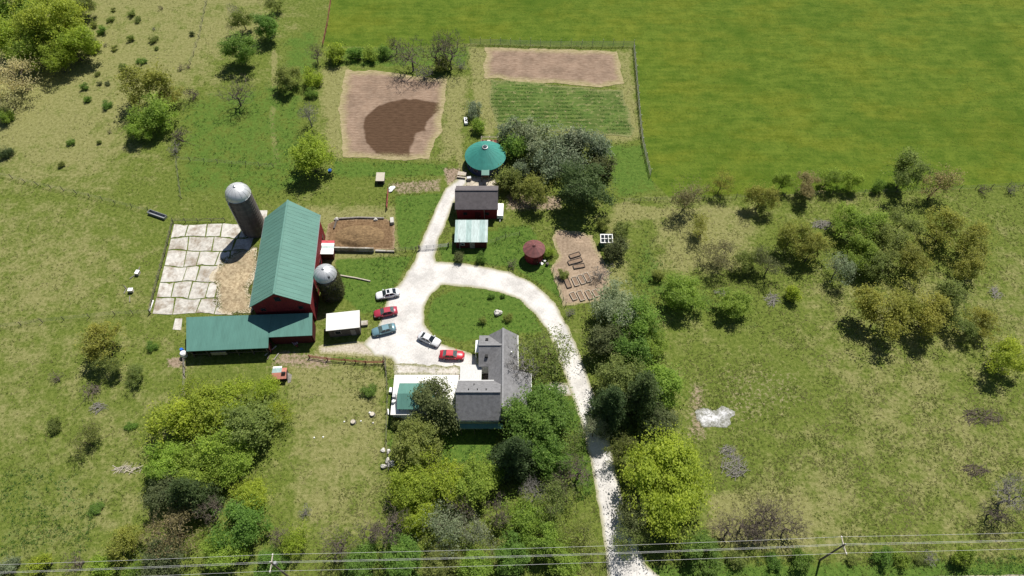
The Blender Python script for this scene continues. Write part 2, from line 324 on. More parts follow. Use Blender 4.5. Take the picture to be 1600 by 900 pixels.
def ground_material(name='grass_ground'):
    m = bpy.data.materials.new(name); m.use_nodes = True; N = m.node_tree.nodes; L = m.node_tree.links
    b = N['Principled BSDF']; b.inputs['Roughness'].default_value = 0.95; b.inputs['Specular IOR Level'].default_value = 0.1
    geo = N.new('ShaderNodeNewGeometry')
    def noise(s, d=3, rough=0.6, stretch=None):
        n = N.new('ShaderNodeTexNoise'); n.inputs['Scale'].default_value = s; n.inputs['Detail'].default_value = d; n.inputs['Roughness'].default_value = rough
        if stretch:
            mp = N.new('ShaderNodeMapping'); mp.inputs['Scale'].default_value = stretch[:3]; mp.inputs['Rotation'].default_value = (0, 0, stretch[3]); L.new(geo.outputs['Position'], mp.inputs[0]); L.new(mp.outputs[0], n.inputs['Vector'])
        else: L.new(geo.outputs['Position'], n.inputs['Vector'])
        return n.outputs[0]
    def attr(a):
        n = N.new('ShaderNodeAttribute'); n.attribute_name = a; return n.outputs['Fac']
    def math_(op, a, b_, c=None):
        n = N.new('ShaderNodeMath'); n.operation = op
        for i, q in enumerate((a, b_, c)):
            if q is None: continue
            if isinstance(q, (int, float)): n.inputs[i].default_value = q
            else: L.new(q, n.inputs[i])
        return n.outputs[0]
    def ramp(f, lo, hi):
        n = N.new('ShaderNodeMapRange'); n.interpolation_type = 'SMOOTHSTEP'; L.new(f, n.inputs[0]); n.inputs[1].default_value = lo; n.inputs[2].default_value = hi; return n.outputs[0]
    def mix(f, a, b_):
        n = N.new('ShaderNodeMix'); n.data_type = 'RGBA'
        L.new(f, n.inputs[0])
        for i, q in ((6, a), (7, b_)):
            if isinstance(q, tuple): n.inputs[i].default_value = (*q, 1)
            else: L.new(q, n.inputs[i])
        return n.outputs[2]
    big, mid, fine, grit = noise(0.045, 4), noise(0.33, 4), noise(1.5, 4, 0.7), noise(5.0, 3, 0.75)
    streak = noise(0.5, 3, 0.6, (0.25, 1.6, 1, R(20)))
    mott = math_('ADD', math_('MULTIPLY', fine, 0.55), math_('MULTIPLY', grit, 0.45))
    # pasture: green and straw-coloured blades, fine mottling
    g = mix(ramp(mott, 0.38, 0.64), (0.066, 0.096, 0.013), (0.148, 0.178, 0.038))
    d = mix(ramp(mott, 0.36, 0.66), (0.138, 0.142, 0.043), (0.25, 0.243, 0.102))
    dryf = math_('ADD', attr('dry'), math_('MULTIPLY', math_('SUBTRACT', mid, 0.5), 1.7))
    dryf = math_('ADD', dryf, math_('MULTIPLY', math_('SUBTRACT', fine, 0.5), 0.8))
    dryf = math_('ADD', dryf, math_('MULTIPLY', math_('SUBTRACT', big, 0.5), 1.3))
    c = mix(ramp(dryf, -0.02, 0.66), g, d)
    lushf = math_('ADD', attr('lush'), math_('ADD', math_('MULTIPLY', math_('SUBTRACT', mid, 0.5), 1.0), math_('MULTIPLY', math_('SUBTRACT', fine, 0.5), 1.2)))
    l = mix(ramp(mott, 0.35, 0.66), (0.042, 0.09, 0.012), (0.112, 0.172, 0.03))
    c = mix(ramp(lushf, 0.35, 0.65), c, l)
    baref = math_('ADD', attr('bare'), math_('MULTIPLY', math_('SUBTRACT', fine, 0.5), 1.2))
    s = mix(ramp(mott, 0.35, 0.65), (0.17, 0.12, 0.085), (0.33, 0.26, 0.19))
    c = mix(ramp(baref, 0.35, 0.75), c, s)
    # sown field: vivid, even, with long drill streaks
    fmot = math_('ADD', math_('ADD', math_('MULTIPLY', mott, 0.55), math_('MULTIPLY', streak, 0.25)), math_('MULTIPLY', mid, 0.32))
    f = mix(ramp(fmot, 0.42, 0.70), (0.044, 0.086, 0.006), (0.112, 0.156, 0.018))
    big2 = noise(0.09, 4, 0.65, (0.6, 1.3, 1, R(-25)))
    f = mix(math_('MULTIPLY', ramp(big2, 0.42, 0.66), 0.65), f, mix(ramp(fmot, 0.42, 0.7), (0.08, 0.103, 0.006), (0.15, 0.172, 0.02)))
    f = mix(math_('MULTIPLY', ramp(big, 0.5, 0.72), 0.6), f, (0.04, 0.085, 0.005))
    ff = math_('ADD', attr('field'), math_('MULTIPLY', math_('SUBTRACT', fine, 0.5), 0.7))
    c = mix(ramp(ff, 0.35, 0.65), c, f)
    L.new(c, b.inputs['Base Color'])
    bp = N.new('ShaderNodeBump'); bp.inputs['Strength'].default_value = 0.9; bp.inputs['Distance'].default_value = 0.25
    L.new(mott, bp.inputs['Height']); L.new(bp.outputs[0], b.inputs['Normal'])
    return m
M['ground'] = ground_material()

def axis(lo, hi, step, far):
    a = list(np.arange(lo, hi + step, step)); s = step
    while a[-1] < far: s *= 1.5; a.append(a[-1] + s)
    s = step
    while a[0] > -far: s *= 1.5; a.insert(0, a[0] - s)
    return np.array(a)
gxs, gys = axis(-160, 160, 0.62, 6000), axis(10, 190, 0.62, 6000)
GX, GY = np.meshgrid(gxs, gys); nx, ny = len(gxs), len(gys)
me = bpy.data.meshes.new('ground')
gi = np.arange(nx * ny).reshape(ny, nx)
gf = np.stack([gi[:-1, :-1], gi[:-1, 1:], gi[1:, 1:], gi[1:, :-1]], -1).reshape(-1, 4)
me.vertices.add(nx * ny); me.vertices.foreach_set('co', np.stack([GX, GY, np.zeros_like(GX)], -1).astype(np.float32).ravel())
me.loops.add(gf.size); me.loops.foreach_set('vertex_index', gf.astype(np.int32).ravel())
me.polygons.add(len(gf)); me.polygons.foreach_set('loop_start', np.arange(0, gf.size, 4, dtype=np.int32))
me.update(calc_edges=True); me.materials.append(M['ground'])
for zn in ('field', 'dry', 'lush', 'bare'):
    a = me.attributes.new(zn, 'FLOAT', 'POINT'); a.data.foreach_set('value', zone(zn, GX, GY).astype(np.float32).ravel())
ground = link(bpy.data.objects.new('ground', me)); ground['kind'] = 'structure'

# ------------------------------------------------------------------ sheet materials
def sheet_material(name, c0, c1, grass=(0.09, 0.13, 0.03), grass2=(0.2, 0.19, 0.08), scale=3.0, lo=0.05, hi=0.7, wet=None, bump=0.5, stretch=None, patch=0.0, amp=1.4):
    m = bpy.data.materials.new(name); m.use_nodes = True; N = m.node_tree.nodes; L = m.node_tree.links
    b = N['Principled BSDF']; b.inputs['Roughness'].default_value = 0.95; b.inputs['Specular IOR Level'].default_value = 0.12
    geo = N.new('ShaderNodeNewGeometry'); src = geo.outputs['Position']
    if stretch:
        mp = N.new('ShaderNodeMapping'); mp.inputs['Scale'].default_value = stretch; L.new(src, mp.inputs[0]); src = mp.outputs[0]
    def noise(s, d=5, v=src, r=0.7):
        n = N.new('ShaderNodeTexNoise'); n.inputs['Scale'].default_value = s; n.inputs['Detail'].default_value = d; n.inputs['Roughness'].default_value = r; L.new(v, n.inputs['Vector']); return n.outputs[0]
    def mr(f, a, z, t0=0, t1=1):
        n = N.new('ShaderNodeMapRange'); n.interpolation_type = 'SMOOTHSTEP'; L.new(f, n.inputs[0]); n.inputs[1].default_value = a; n.inputs[2].default_value = z; n.inputs[3].default_value = t0; n.inputs[4].default_value = t1; return n.outputs[0]
    def mx(f, a, c):
        n = N.new('ShaderNodeMix'); n.data_type = 'RGBA'; L.new(f, n.inputs[0])
        for i, q in ((6, a), (7, c)):
            if isinstance(q, tuple): n.inputs[i].default_value = (*q, 1)
            else: L.new(q, n.inputs[i])
        return n.outputs[2]
    n1 = noise(scale); n2 = noise(0.9, 5, geo.outputs['Position']); n3 = noise(3.5, 4, geo.outputs['Position'])
    c = mx(mr(n1, 0.3, 0.7), c0, c1)
    tn = noise(0.22, 4, geo.outputs['Position'])
    hv = N.new('ShaderNodeHueSaturation'); L.new(c, hv.inputs['Color']); L.new(mr(tn, 0.3, 0.72, 1.14, 0.76), hv.inputs['Value']); c = hv.outputs[0]
    if wet:
        at = N.new('ShaderNodeAttribute'); at.attribute_name = 'mark'
        ad = N.new('ShaderNodeMath'); ad.operation = 'MULTIPLY_ADD'; L.new(n2, ad.inputs[0]); ad.inputs[1].default_value = 0.25; L.new(at.outputs['Fac'], ad.inputs[2])
        c = mx(mr(ad.outputs[0], 0.42, 0.78), c, mx(mr(n1, 0.3, 0.7), *wet))
    ed = N.new('ShaderNodeAttribute'); ed.attribute_name = 'edge'
    sm = N.new('ShaderNodeMath'); sm.operation = 'MULTIPLY_ADD'; L.new(n3, sm.inputs[0]); sm.inputs[1].default_value = -amp; sm.inputs[2].default_value = amp * 0.5
    s2 = N.new('ShaderNodeMath'); s2.operation = 'ADD'; L.new(ed.outputs['Fac'], s2.inputs[0]); L.new(sm.outputs[0], s2.inputs[1])
    gr = mx(mr(n1, 0.35, 0.65), grass, grass2)
    c = mx(mr(s2.outputs[0], lo, hi), gr, c)
    if patch: c = mx(mr(n2, 0.62 - patch, 0.78 - patch), c, gr)
    L.new(c, b.inputs['Base Color'])
    bp = N.new('ShaderNodeBump'); bp.inputs['Strength'].default_value = bump; bp.inputs['Distance'].default_value = 0.08; L.new(n1, bp.inputs['Height']); L.new(bp.outputs[0], b.inputs['Normal'])
    return m
M['gravel'] = sheet_material('gravel', (0.47, 0.45, 0.425), (0.6, 0.58, 0.555), grass=(0.17, 0.18, 0.07), grass2=(0.38, 0.35, 0.25), scale=3.5, lo=0.0, hi=0.85)
M['gravel_worn'] = sheet_material('gravel_worn', (0.34, 0.29, 0.22), (0.52, 0.47, 0.39), grass=(0.16, 0.17, 0.06), grass2=(0.36, 0.32, 0.2), scale=3, lo=0.1, hi=0.9)
M['gravel_weedy'] = sheet_material('gravel_weedy', (0.38, 0.35, 0.31), (0.54, 0.51, 0.47), grass=(0.12, 0.13, 0.05), grass2=(0.3, 0.28, 0.18), scale=3, lo=0.1, hi=0.9, patch=0.10)
M['soil'] = sheet_material('soil', (0.175, 0.118, 0.082), (0.285, 0.21, 0.155), grass=(0.2, 0.18, 0.075), grass2=(0.36, 0.3, 0.18), scale=1.2, lo=0.1, hi=2.4, wet=((0.056, 0.032, 0.018), (0.1, 0.06, 0.036)), stretch=(0.55, 3.2, 1), bump=0.8, amp=3.4)
M['garden_soil'] = sheet_material('garden_soil', (0.215, 0.158, 0.108), (0.345, 0.265, 0.19), grass=(0.2, 0.18, 0.08), grass2=(0.33, 0.28, 0.17), scale=2.2, lo=0.1, hi=1.0)
M['rowcrop'] = sheet_material('rowcrop', (0.045, 0.095, 0.016), (0.12, 0.155, 0.04), grass=(0.14, 0.15, 0.05), grass2=(0.26, 0.235, 0.12), scale=1.0, lo=-0.9, hi=1.6, stretch=(0.25, 2.2, 1), amp=5.0, patch=0.10)
M['manure'] = sheet_material('manure', (0.1, 0.06, 0.03), (0.22, 0.145, 0.08), grass=(0.17, 0.12, 0.07), grass2=(0.3, 0.22, 0.14), scale=2.2, lo=0.0, hi=0.6)
M['straw'] = sheet_material('straw', (0.22, 0.165, 0.1), (0.45, 0.37, 0.24), grass=(0.42, 0.36, 0.25), grass2=(0.5, 0.45, 0.36), scale=1.7, lo=0.0, hi=1.0, amp=1.8)
M['asphalt'] = sheet_material('asphalt', (0.13, 0.12, 0.12), (0.2, 0.185, 0.18), grass=(0.3, 0.26, 0.2), grass2=(0.36, 0.32, 0.26), scale=5, lo=0.0, hi=0.5)
M['ash'] = sheet_material('ash', (0.36, 0.36, 0.37), (0.7, 0.7, 0.7), grass=(0.12, 0.12, 0.08), grass2=(0.3, 0.3, 0.28), scale=2.0, lo=0.0, hi=1.6, amp=2.6, patch=0.14)
M['patio'] = mat('patio', (0.52, 0.48, 0.41), 0.9, var=0.12, vscale=0.8, bump=0.2)

def bb(*Ps, pad=2.0):
    A = np.array([q for P in Ps for q in P]); return (A[:, 0].min() - pad, A[:, 1].min() - pad, A[:, 0].max() + pad, A[:, 1].max() + pad)
# driveway
dl = px([(722, 284), (706, 300), (690, 333), (674, 372), (664, 402), (664, 424), (652, 440)]); dw = [1.2, 1.7, 1.7, 1.75, 2.0, 2.6, 3.0]
lp = px([(655, 432), (690, 427), (740, 431), (785, 440), (822, 455), (850, 480), (872, 515), (889, 555), (905, 600), (921, 645), (934, 690), (945, 740), (955, 790), (966, 840), (980, 890), (988, 915)])
lw = [2.9, 2.9, 2.8, 2.7, 2.5, 2.3, 2.1, 2.05, 2.1, 2.05, 2.0, 2.0, 2.1, 2.4, 3.3, 5.0]
park = px([(645, 412), (675, 420), (692, 444), (675, 458), (664, 480), (662, 506), (690, 537), (746, 556), (752, 590), (640, 592), (622, 577), (612, 560), (585, 556), (566, 538), (588, 516), (600, 490), (606, 462), (626, 440)])
def sd_drive(X, Y): return np.maximum(np.maximum(sdline(dl, dw, X, Y), sdline(lp, lw, X, Y)), sdpoly(park, X, Y))
drive = sheet('driveway', sd_drive, bb(dl, lp, park, pad=4), 0.4, 0.024, M['gravel'], 0.3, 2.2); drive['kind'] = 'structure'
wp = px([(498, 541), (560, 533), (590, 536), (615, 556), (612, 560), (560, 556), (500, 552)])
def sd_worn(X, Y): return sdpoly(wp, X, Y)
o = sheet('path', sd_worn, bb(wp), 0.4, 0.016, M['gravel_worn'], 0.3, 1.8); o['kind'] = 'structure'
sp = px([(838, 606), (862, 596), (905, 600), (915, 622), (880, 618), (850, 614)])
o = sheet('path', lambda X, Y: sdpoly(sp, X, Y), bb(sp), 0.4, 0.016, M['gravel_weedy'], 0.35, 1.6); o['kind'] = 'structure'
wd = px([(616, 568), (720, 572), (724, 588), (616, 586)])
o = sheet('path', lambda X, Y: sdpoly(wd, X, Y), bb(wd), 0.35, 0.032, M['gravel_weedy'], 0.4, 1.2); o['kind'] = 'structure'
wy = px([(700, 287), (728, 275), (780, 278), (782, 296), (706, 300)])
o = sheet('path', lambda X, Y: sdpoly(wy, X, Y), bb(wy), 0.35, 0.014, M['gravel_worn'], 0.35, 1.2); o['kind'] = 'structure'
# road at the foot of the picture
rd = [(-400, 12.0 - 7.2), (-400, 14.7), (15, 22.1), (78, 23.3), (400, 29.2), (400, 19.5), (15, 12.5)]
o = sheet('road', lambda X, Y: sdpoly(rd, X, Y), (-180, 2, 180, 34), 1.0, 0.03, M['asphalt'], 0.12, 2.0); o['kind'] = 'structure'
# garden plots
pl1 = px([(541, 109), (600, 112), (697, 124), (694, 160), (688, 205), (672, 250), (600, 250), (537, 245), (531, 170)])
pl2 = px([(757, 74), (860, 76), (964, 81), (974, 130), (940, 137), (850, 130), (758, 122)])
pl3 = px([(766, 124), (850, 131), (940, 139), (972, 142), (990, 200), (985, 214), (880, 206), (778, 196), (764, 160)])
wet = px([(570, 205), (572, 185), (590, 168), (620, 158), (650, 156), (684, 163), (686, 170), (664, 190), (662, 203), (648, 208), (644, 220), (638, 235), (640, 248), (620, 250), (590, 238), (575, 222)])
def furrow(pitch, amp, k):
    def f(X, Y, S): return sstep(S, 0.0, 0.6) * (amp * (np.sin(2 * np.pi * (Y + 0.006 * X + 0.25 * fbm(X, Y, 9, k)) / pitch) + (fbm(X, Y, 0.6, k) - 0.5) * 1.6))
    return f
plots = []
for P, m, mk, zf, nm in ((pl1, M['soil'], lambda X, Y: sstep(sdpoly(wet, X, Y) + (fbm(X, Y, 1.2, 3) - .5) * .8, -1.7, 1.1), furrow(0.9, 0.05, 1), 'tilled_plot'),
                         (pl2, M['soil'], lambda X, Y: 0 * X, furrow(0.9, 0.03, 4), 'tilled_plot'),
                         (pl3, M['rowcrop'], lambda X, Y: 0 * X, furrow(1.3, 0.02, 2), 'crop_plot')):
    o = sheet(nm, lambda X, Y, P=P: sdpoly(P, X, Y), bb(P), 0.3, 0.06, m, 0.9, 3.5, zf, mk); o['kind'] = 'structure'; plots.append(P)
gs = px([(868, 358), (905, 362), (925, 368), (935, 395), (955, 425), (950, 470), (880, 478), (860, 420), (872, 400), (862, 372)])
o = sheet('garden_ground', lambda X, Y: sdpoly(gs, X, Y), bb(gs), 0.35, 0.02, M['garden_soil'], 0.5, 1.8); o['kind'] = 'structure'
# muck yard
mk = px([(508, 378), (512, 350), (528, 342), (604, 342), (616, 352), (616, 390), (520, 391)])
o = sheet('muck_yard', lambda X, Y: sdpoly(mk, X, Y), bb(mk), 0.3, 0.03, M['manure'], 0.3, 1.5,
          lambda X, Y, S: 0.05 * fbm(X, Y, 0.8, 2)); o['kind'] = 'structure'
# ash-white burnt patch in the pasture
ap = px([(1088, 640), (1100, 636), (1118, 640), (1138, 634), (1150, 643), (1144, 655), (1145, 667), (1125, 665), (1108, 668), (1093, 660)])
o = sheet('spilled_lime', lambda X, Y: sdpoly(ap, X, Y), bb(ap), 0.25, 0.03, M['ash'], 1.1, 1.3, lambda X, Y, S: np.minimum(S, 0.6) * 0.15 * fbm(X, Y, 0.7, 1))
tag(o, 'patch of bright white ash or lime lying on the right-hand pasture', 'ash patch', kind='stuff')

# ------------------------------------------------------------------ cracked concrete barnyard: slab by slab
yard = empty('concrete_yard', (*G2(320, 420), 0), 0, None, None); yard['kind'] = 'structure'
ylo = yard.location
rows = [350, 371, 392, 416, 441, 466, 491]
def yx(v, c):     # joint lines lean to the lower left
    t = (v - 350) / 141
    return [272 - 34 * t, 292 - 38 * t, 317 - 40 * t, 346 - 43 * t, 377 - 46 * t, 404 - 46 * t][c]
rs = random.Random(3)
stp = px([(338, 412), (365, 398), (402, 388), (396, 430), (390, 488), (352, 488), (342, 470), (333, 440)])
def sd_straw(X, Y): return sdpoly(stp, X, Y)
def yp(f, v):     # f: 0..1 across the yard
    return yx(v, 0) + (yx(v, 5) - yx(v, 0)) * f
def edge_v(r, f):
    if r in (0, len(rows) - 1): return rows[r] + 1.2 * math.sin(f * 9 + r)
    return rows[r] + 1.3 * math.sin(f * 7.3 + r * 2.1) + 0.7 * math.sin(f * 17 + r * 1.3)
for r in range(len(rows) - 1):
    n_ = 4 if r % 2 else 5
    sp_ = [0.0] + [(k + rs.uniform(-.3, .3)) / n_ for k in range(1, n_)] + [1.0]; lean_ = [0] + [rs.uniform(-.012, .012) for _ in range(n_ - 1)] + [0]
    for c in range(n_):
        loop = []
        K = 5
        for k in range(K): f = sp_[c] + lean_[c] + (sp_[c + 1] + lean_[c + 1] - sp_[c] - lean_[c]) * k / (K - 1); v = edge_v(r, f); loop.append((yp(f, v), v))
        for k in range(K): f = sp_[c + 1] - lean_[c + 1] + (sp_[c] - lean_[c] - sp_[c + 1] + lean_[c + 1]) * k / (K - 1); v = edge_v(r + 1, f); loop.append((yp(f, v), v))
        q = np.array([G2(*p) for p in loop]); ctr = q.mean(0)
        if sdpoly(stp, np.array([ctr[0]]), np.array([ctr[1]]))[0] > 2.2: continue
        if ctr[0] > -47.5: continue
        g = rs.uniform(0.06, 0.17)
        q = [p + (ctr - p) / np.linalg.norm(ctr - p) * (g + (rs.uniform(0, .35) if rs.random() < .16 else rs.uniform(0, .07))) for p in q]
        z1 = 0.07 + rs.uniform(-0.015, 0.03)
        MB().prism([(p[0] - ylo.x, p[1] - ylo.y) for p in q[::-1]], -0.03, z1).build('slab', M['concrete'] if rs.random() < .5 else M['concrete_b'], yard)
MB().prism([(p[0] - ylo.x, p[1] - ylo.y) for p in px([(274, 498), (285, 498), (283, 516), (270, 515)])], -.03, .07).build('slab', M['concrete_b'], yard)
MB().prism([(p[0] - ylo.x, p[1] - ylo.y) for p in px([(404, 329), (418, 329), (416, 344), (404, 344)])], -.03, .07).build('slab', M['concrete_b'], yard)
o = sheet('straw_bedding', sd_straw, bb(stp, pad=4), 0.3, 0.115, M['straw'], 1.9, 3.5, lambda X, Y, S: np.minimum(S, 1.5) * 0.12 * fbm(X, Y, 1.1, 1))
tag(o, 'trampled tan straw bedding strewn over the concrete beside the big barn', 'straw', kind='stuff')
yardP = px([(270, 347), (404, 347), (392, 490), (234, 494)])
# ================================================================== buildings
FOOT = []            # footprints kept clear of grass tufts
def foot(cx, cy, lx, ly, rz):
    c, s = math.cos(rz), math.sin(rz)
    FOOT.append([(cx + x * c - y * s, cy + x * s + y * c) for x, y in ((-lx/2, -ly/2), (lx/2, -ly/2), (lx/2, ly/2), (-lx/2, ly/2))])
def gable(par, L, W, eave, ridge, over, wall_m, roof_m, c=(0, 0), along='x', th=0.14, hood=0.0, cap=None, z0=0.0, name='wall', roofname='roof_slope'):
    """walls with gable ends and two roof slopes; ridge along x or y of the parent; L, W are roof sizes"""
    sw = (lambda x, y, z: (c[0] + x, c[1] + y, z)) if along == 'x' else (lambda x, y, z: (c[0] - y, c[1] + x, z))
    l, h = L / 2 - over, W / 2 - over; sl = (ridge - eave) / (W / 2); ze = eave + sl * over - th - 0.02; zr = ridge - th - 0.02
    V = [sw(*p) for p in ((-l, -h, z0), (l, -h, z0), (l, h, z0), (-l, h, z0), (-l, -h, ze), (l, -h, ze), (l, h, ze), (-l, h, ze), (-l, 0, zr), (l, 0, zr))]
    F = [(0, 1, 5, 4), (1, 2, 6, 9, 5), (2, 3, 7, 6), (3, 0, 4, 8, 7), (3, 2, 1, 0), (4, 5, 9, 8), (6, 7, 8, 9)]
    MB().add(V, F).build(name, wall_m, par)
    for sg in (-1, 1):
        top = [(-L/2, sg * W/2, eave), (L/2, sg * W/2, eave), (L/2 + hood, sg * 0.004, ridge), (-L/2, sg * 0.004, ridge)]
        if sg > 0: top = top[::-1]
        b = MB().slab([sw(*p) for p in top], th).build(roofname, roof_m, par)
    if roof_m is M['green_roof']:
        for sg in (-1, 1):
            b = MB(); k = -L / 2 + .45
            while k < L / 2 - .2: b.tube(sw(k, sg * W / 2, eave + .012), sw(k, sg * .05, ridge + .005), .011, n=4); k += .9
            b.build('roof_seams', roof_m, par)
    if cap is not None:
        MB().box(sw(hood/2, 0, ridge + 0.035), ((L + hood, 0.36, 0.06) if along == 'x' else (0.36, L + hood, 0.06))).build('ridge_cap', cap, par)
def window(par, c, w, h, face, frame_m=None, name='window'):
    """face: outward direction in the parent's x/y plane"""
    fx, fy = face; d = (w, 0.08, h) if fx == 0 else (0.08, w, h); d2 = (w - .2, 0.08, h - .2) if fx == 0 else (0.08, w - .2, h - .2)
    o = MB().box((c[0] + fx * .03, c[1] + fy * .03, c[2]), d).build(name, frame_m or M['white'], par)
    MB().box((c[0] + fx * .05, c[1] + fy * .05, c[2]), d2).build('pane', M['glass'], o)
def door(par, c, w, h, face, m, handle=True):
    fx, fy = face; d = (w, 0.1, h) if fx == 0 else (0.1, w, h)
    o = MB().box((c[0] + fx * .04, c[1] + fy * .04, c[2] + h / 2), d).build('door', m, par)
    if handle: MB().box((c[0] + fx * .11 + (w * .4 if fx == 0 else 0), c[1] + fy * .11 + (w * .4 if fx else 0), c[2] + 1.0), (.1, .1, .12)).build('handle', M['steel'], o)

# --- the big dairy barn
BR = math.atan2(21.6, -1.45)
barn = empty('barn', (-43.95, 80.0, 0), BR, 'large red dairy barn under a tall pale green metal gable roof', 'barn')
gable(barn, 21.6, 11.2, 6.5, 10.5, 0.35, M['red_wall'], M['green_roof'], hood=0.9, cap=M['green_roof'])
foot(-43.95, 80, 22, 11.6, BR)
for x in (-8, -4.6, -1.2, 2.2, 5.6, 8.6): window(barn, (x, -5.25, 2.0), 1.1, 1.0, (0, -1), M['dark_frame'])
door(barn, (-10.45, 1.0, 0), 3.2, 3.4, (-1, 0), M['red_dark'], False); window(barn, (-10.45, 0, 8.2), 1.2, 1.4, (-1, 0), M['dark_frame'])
for yy in (-3.5, 3.5): window(barn, (-10.45, yy, 5.0), 1.0, 1.0, (-1, 0), M['dark_frame'])
for yy in (-5.62, 5.62): MB().tube((-10.8, yy, 6.42), (10.8, yy, 6.42), .07).build('gutter', M['galv'], barn)
# --- long cow shed in front of the barn
sh = empty('cow_shed', (-50.0, 65.5, 0), 0, 'long low cattle shed with green metal roof and open dark front', 'shed')
def rel(o, pts): return [(p[0] - o.location.x, p[1] - o.location.y, p[2]) for p in pts]
TL, BL, BRt, BRs, ERs, TR = G(291, 495.6, 4.2), G(291, 549, 2.8), G(419, 543.6, 2.8), G(419.5, 527, 3.28), G(487.6, 524, 3.28), G(488, 489, 4.2)
TM = tuple(TL[i] + (TR[i] - TL[i]) * ((-45.3 - TL[0]) / (TR[0] - TL[0])) for i in range(3))
MB().slab(rel(sh, [TL, BL, BRt, BRs, TM]), .12).build('roof_panel', M['shed_roof'], sh)
TM2 = (TM[0] + .02, TM[1], TM[2] + .003); BRs2 = (BRs[0] + .02, BRs[1], BRs[2] + .003)
MB().slab(rel(sh, [TM2, BRs2, ERs, TR]), .12).build('roof_panel', M['shed_roof'], sh)
def wallbox(par, a, b, z0, z1a, z1b, th, m, name='wall'):
    a = np.array(a[:2]) - np.array(par.location[:2]); b = np.array(b[:2]) - np.array(par.location[:2]); d = (b - a) / np.linalg.norm(b - a); n = np.array([-d[1], d[0]]) * th / 2
    V = [(*(a - n), z0), (*(b - n), z0), (*(b + n), z0), (*(a + n), z0), (*(a - n), z1a), (*(b - n), z1b), (*(b + n), z1b), (*(a + n), z1a)]
    return MB().add(V, [(3, 2, 1, 0), (4, 5, 6, 7), (0, 1, 5, 4), (1, 2, 6, 5), (2, 3, 7, 6), (3, 0, 4, 7)]).build(name, m, par)
ins = lambda p, dx, dy: (p[0] + dx, p[1] + dy)
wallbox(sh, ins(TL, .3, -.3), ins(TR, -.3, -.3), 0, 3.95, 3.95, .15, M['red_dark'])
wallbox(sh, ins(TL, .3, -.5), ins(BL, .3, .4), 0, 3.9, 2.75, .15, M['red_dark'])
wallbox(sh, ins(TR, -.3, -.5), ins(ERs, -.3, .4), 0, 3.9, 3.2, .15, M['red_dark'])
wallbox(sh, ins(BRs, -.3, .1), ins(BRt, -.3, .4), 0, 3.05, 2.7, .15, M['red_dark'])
wallbox(sh, ins(BRs, .1, .4), ins(ERs, -.5, .4), 0, 3.15, 3.15, .15, M['red_dark'])  # step wall: shade is put into the colour with the darker red
for k in range(6):
    t = k / 5; p = np.array(ins(BL, .5, .35)) * (1 - t) + np.array(ins(BRt, -.7, .35)) * t
    MB().box((p[0] - sh.location.x, p[1] - sh.location.y, 1.32), (.2, .2, 2.64)).build('post', M['dark_wood'], sh)
wallbox(sh, ins(BL, .5, .32), ins(BRt, -.7, .32), 0.9, 1.1, 1.1, .06, M['dark_wood'], 'rail')
wallbox(sh, ins(BL, 4.2, .1), ins(BL, 7.0, .25), 1.2, 2.2, 2.2, .1, M['grey_wood'], 'hatch_panel')
FOOT.append([TL[:2], BL[:2], BRt[:2], BRs[:2], ERs[:2], TR[:2]])
# --- milk house
mh = empty('milk_house', (-32.05, 68.15, 0), R(7.2), 'small flat white-roofed milk house beside the green cattle shed', 'shed')
MB().box((0, 0, 1.4), (5.8, 3.3, 2.8)).build('wall', M['dark_wood'], mh)
MB().box((0, 0, 2.9), (6.3, 3.85, .16)).build('roof', M['white_roof'], mh)
door(mh, (1.6, -1.65, 0), .9, 2.0, (0, -1), M['grey_wood']); window(mh, (-1.2, -1.65, 1.5), 1.2, 1.0, (0, -1), M['grey_wood'])
st = MB().box((3.65, .5, .5), (1.3, 1.0, .12)).build('step_landing', M['concrete'], mh)
MB().box((3.65, .5, .22), (1.1, .9, .44)).build('base', M['concrete_b'], st)
foot(-32.05, 68.15, 6.6, 4, R(7.2))
# --- silos
def silo(loc, r, h, domeh, m1, m2, label, dm, chute_a, nst):
    s = empty('silo', loc, 0, label, 'silo')
    nb = 0
    for k in range(nst):           # tiers of staves, slightly uneven
        z0, z1 = h * k / nst, h * (k + 1) / nst; rr = r * (1 + (0.006 if k % 2 else 0))
        MB().lathe([(rr, z0), (rr, z1 - .03)], 36).build('stave_tier', m1 if k % 2 else m2, s, False)
        if k: MB().lathe([(r + .01, z0 - .05), (r + .035, z0 - .04), (r + .035, z0), (r + .01, z0 + .01)], 36, cap=False).build('steel_hoop', M['hoop'], s)
    n = 12; prof = [(r * 1.035, h)] + [(r * 1.03 * math.cos(t), h + domeh * math.sin(t)) for t in [k * math.pi / 2 / n for k in range(n)]] + [(0.12, h + domeh)]
    d = MB().lathe(prof, 40).build('dome', dm, s, True)
    for k in range(14):
        a = 2 * math.pi * k / 14; pts = [(r * 1.04 * math.cos(t) * math.cos(a), r * 1.04 * math.cos(t) * math.sin(a), h + domeh * 1.008 * math.sin(t)) for t in [j * math.pi / 2 / 6 * .97 for j in range(7)]]
        MB().path(pts, .022, 4).build('dome_seam', M['steel'], d)
    MB().lathe([(.28, h + domeh - .02), (.28, h + domeh + .16), (.1, h + domeh + .24)], 12).build('vent_cap', M['steel'], d)
    ca, sa = math.cos(chute_a), math.sin(chute_a)
    return s, ca, sa
s1, ca, sa = silo((-54.6, 92.6, 0), 2.42, 11.2, 2.2, M['stave'], M['stave_b'], 'tall dark concrete silo with bright metal dome standing behind the green barn', M['dome'], 0, 15)
foot(-54.6, 92.6, 4, 4, 0)
q = MB()
for a in (R(212), R(219)):
    q.tube((2.56 * math.cos(a), 2.56 * math.sin(a), 0), (2.56 * math.cos(a), 2.56 * math.sin(a), 11.2), .06)
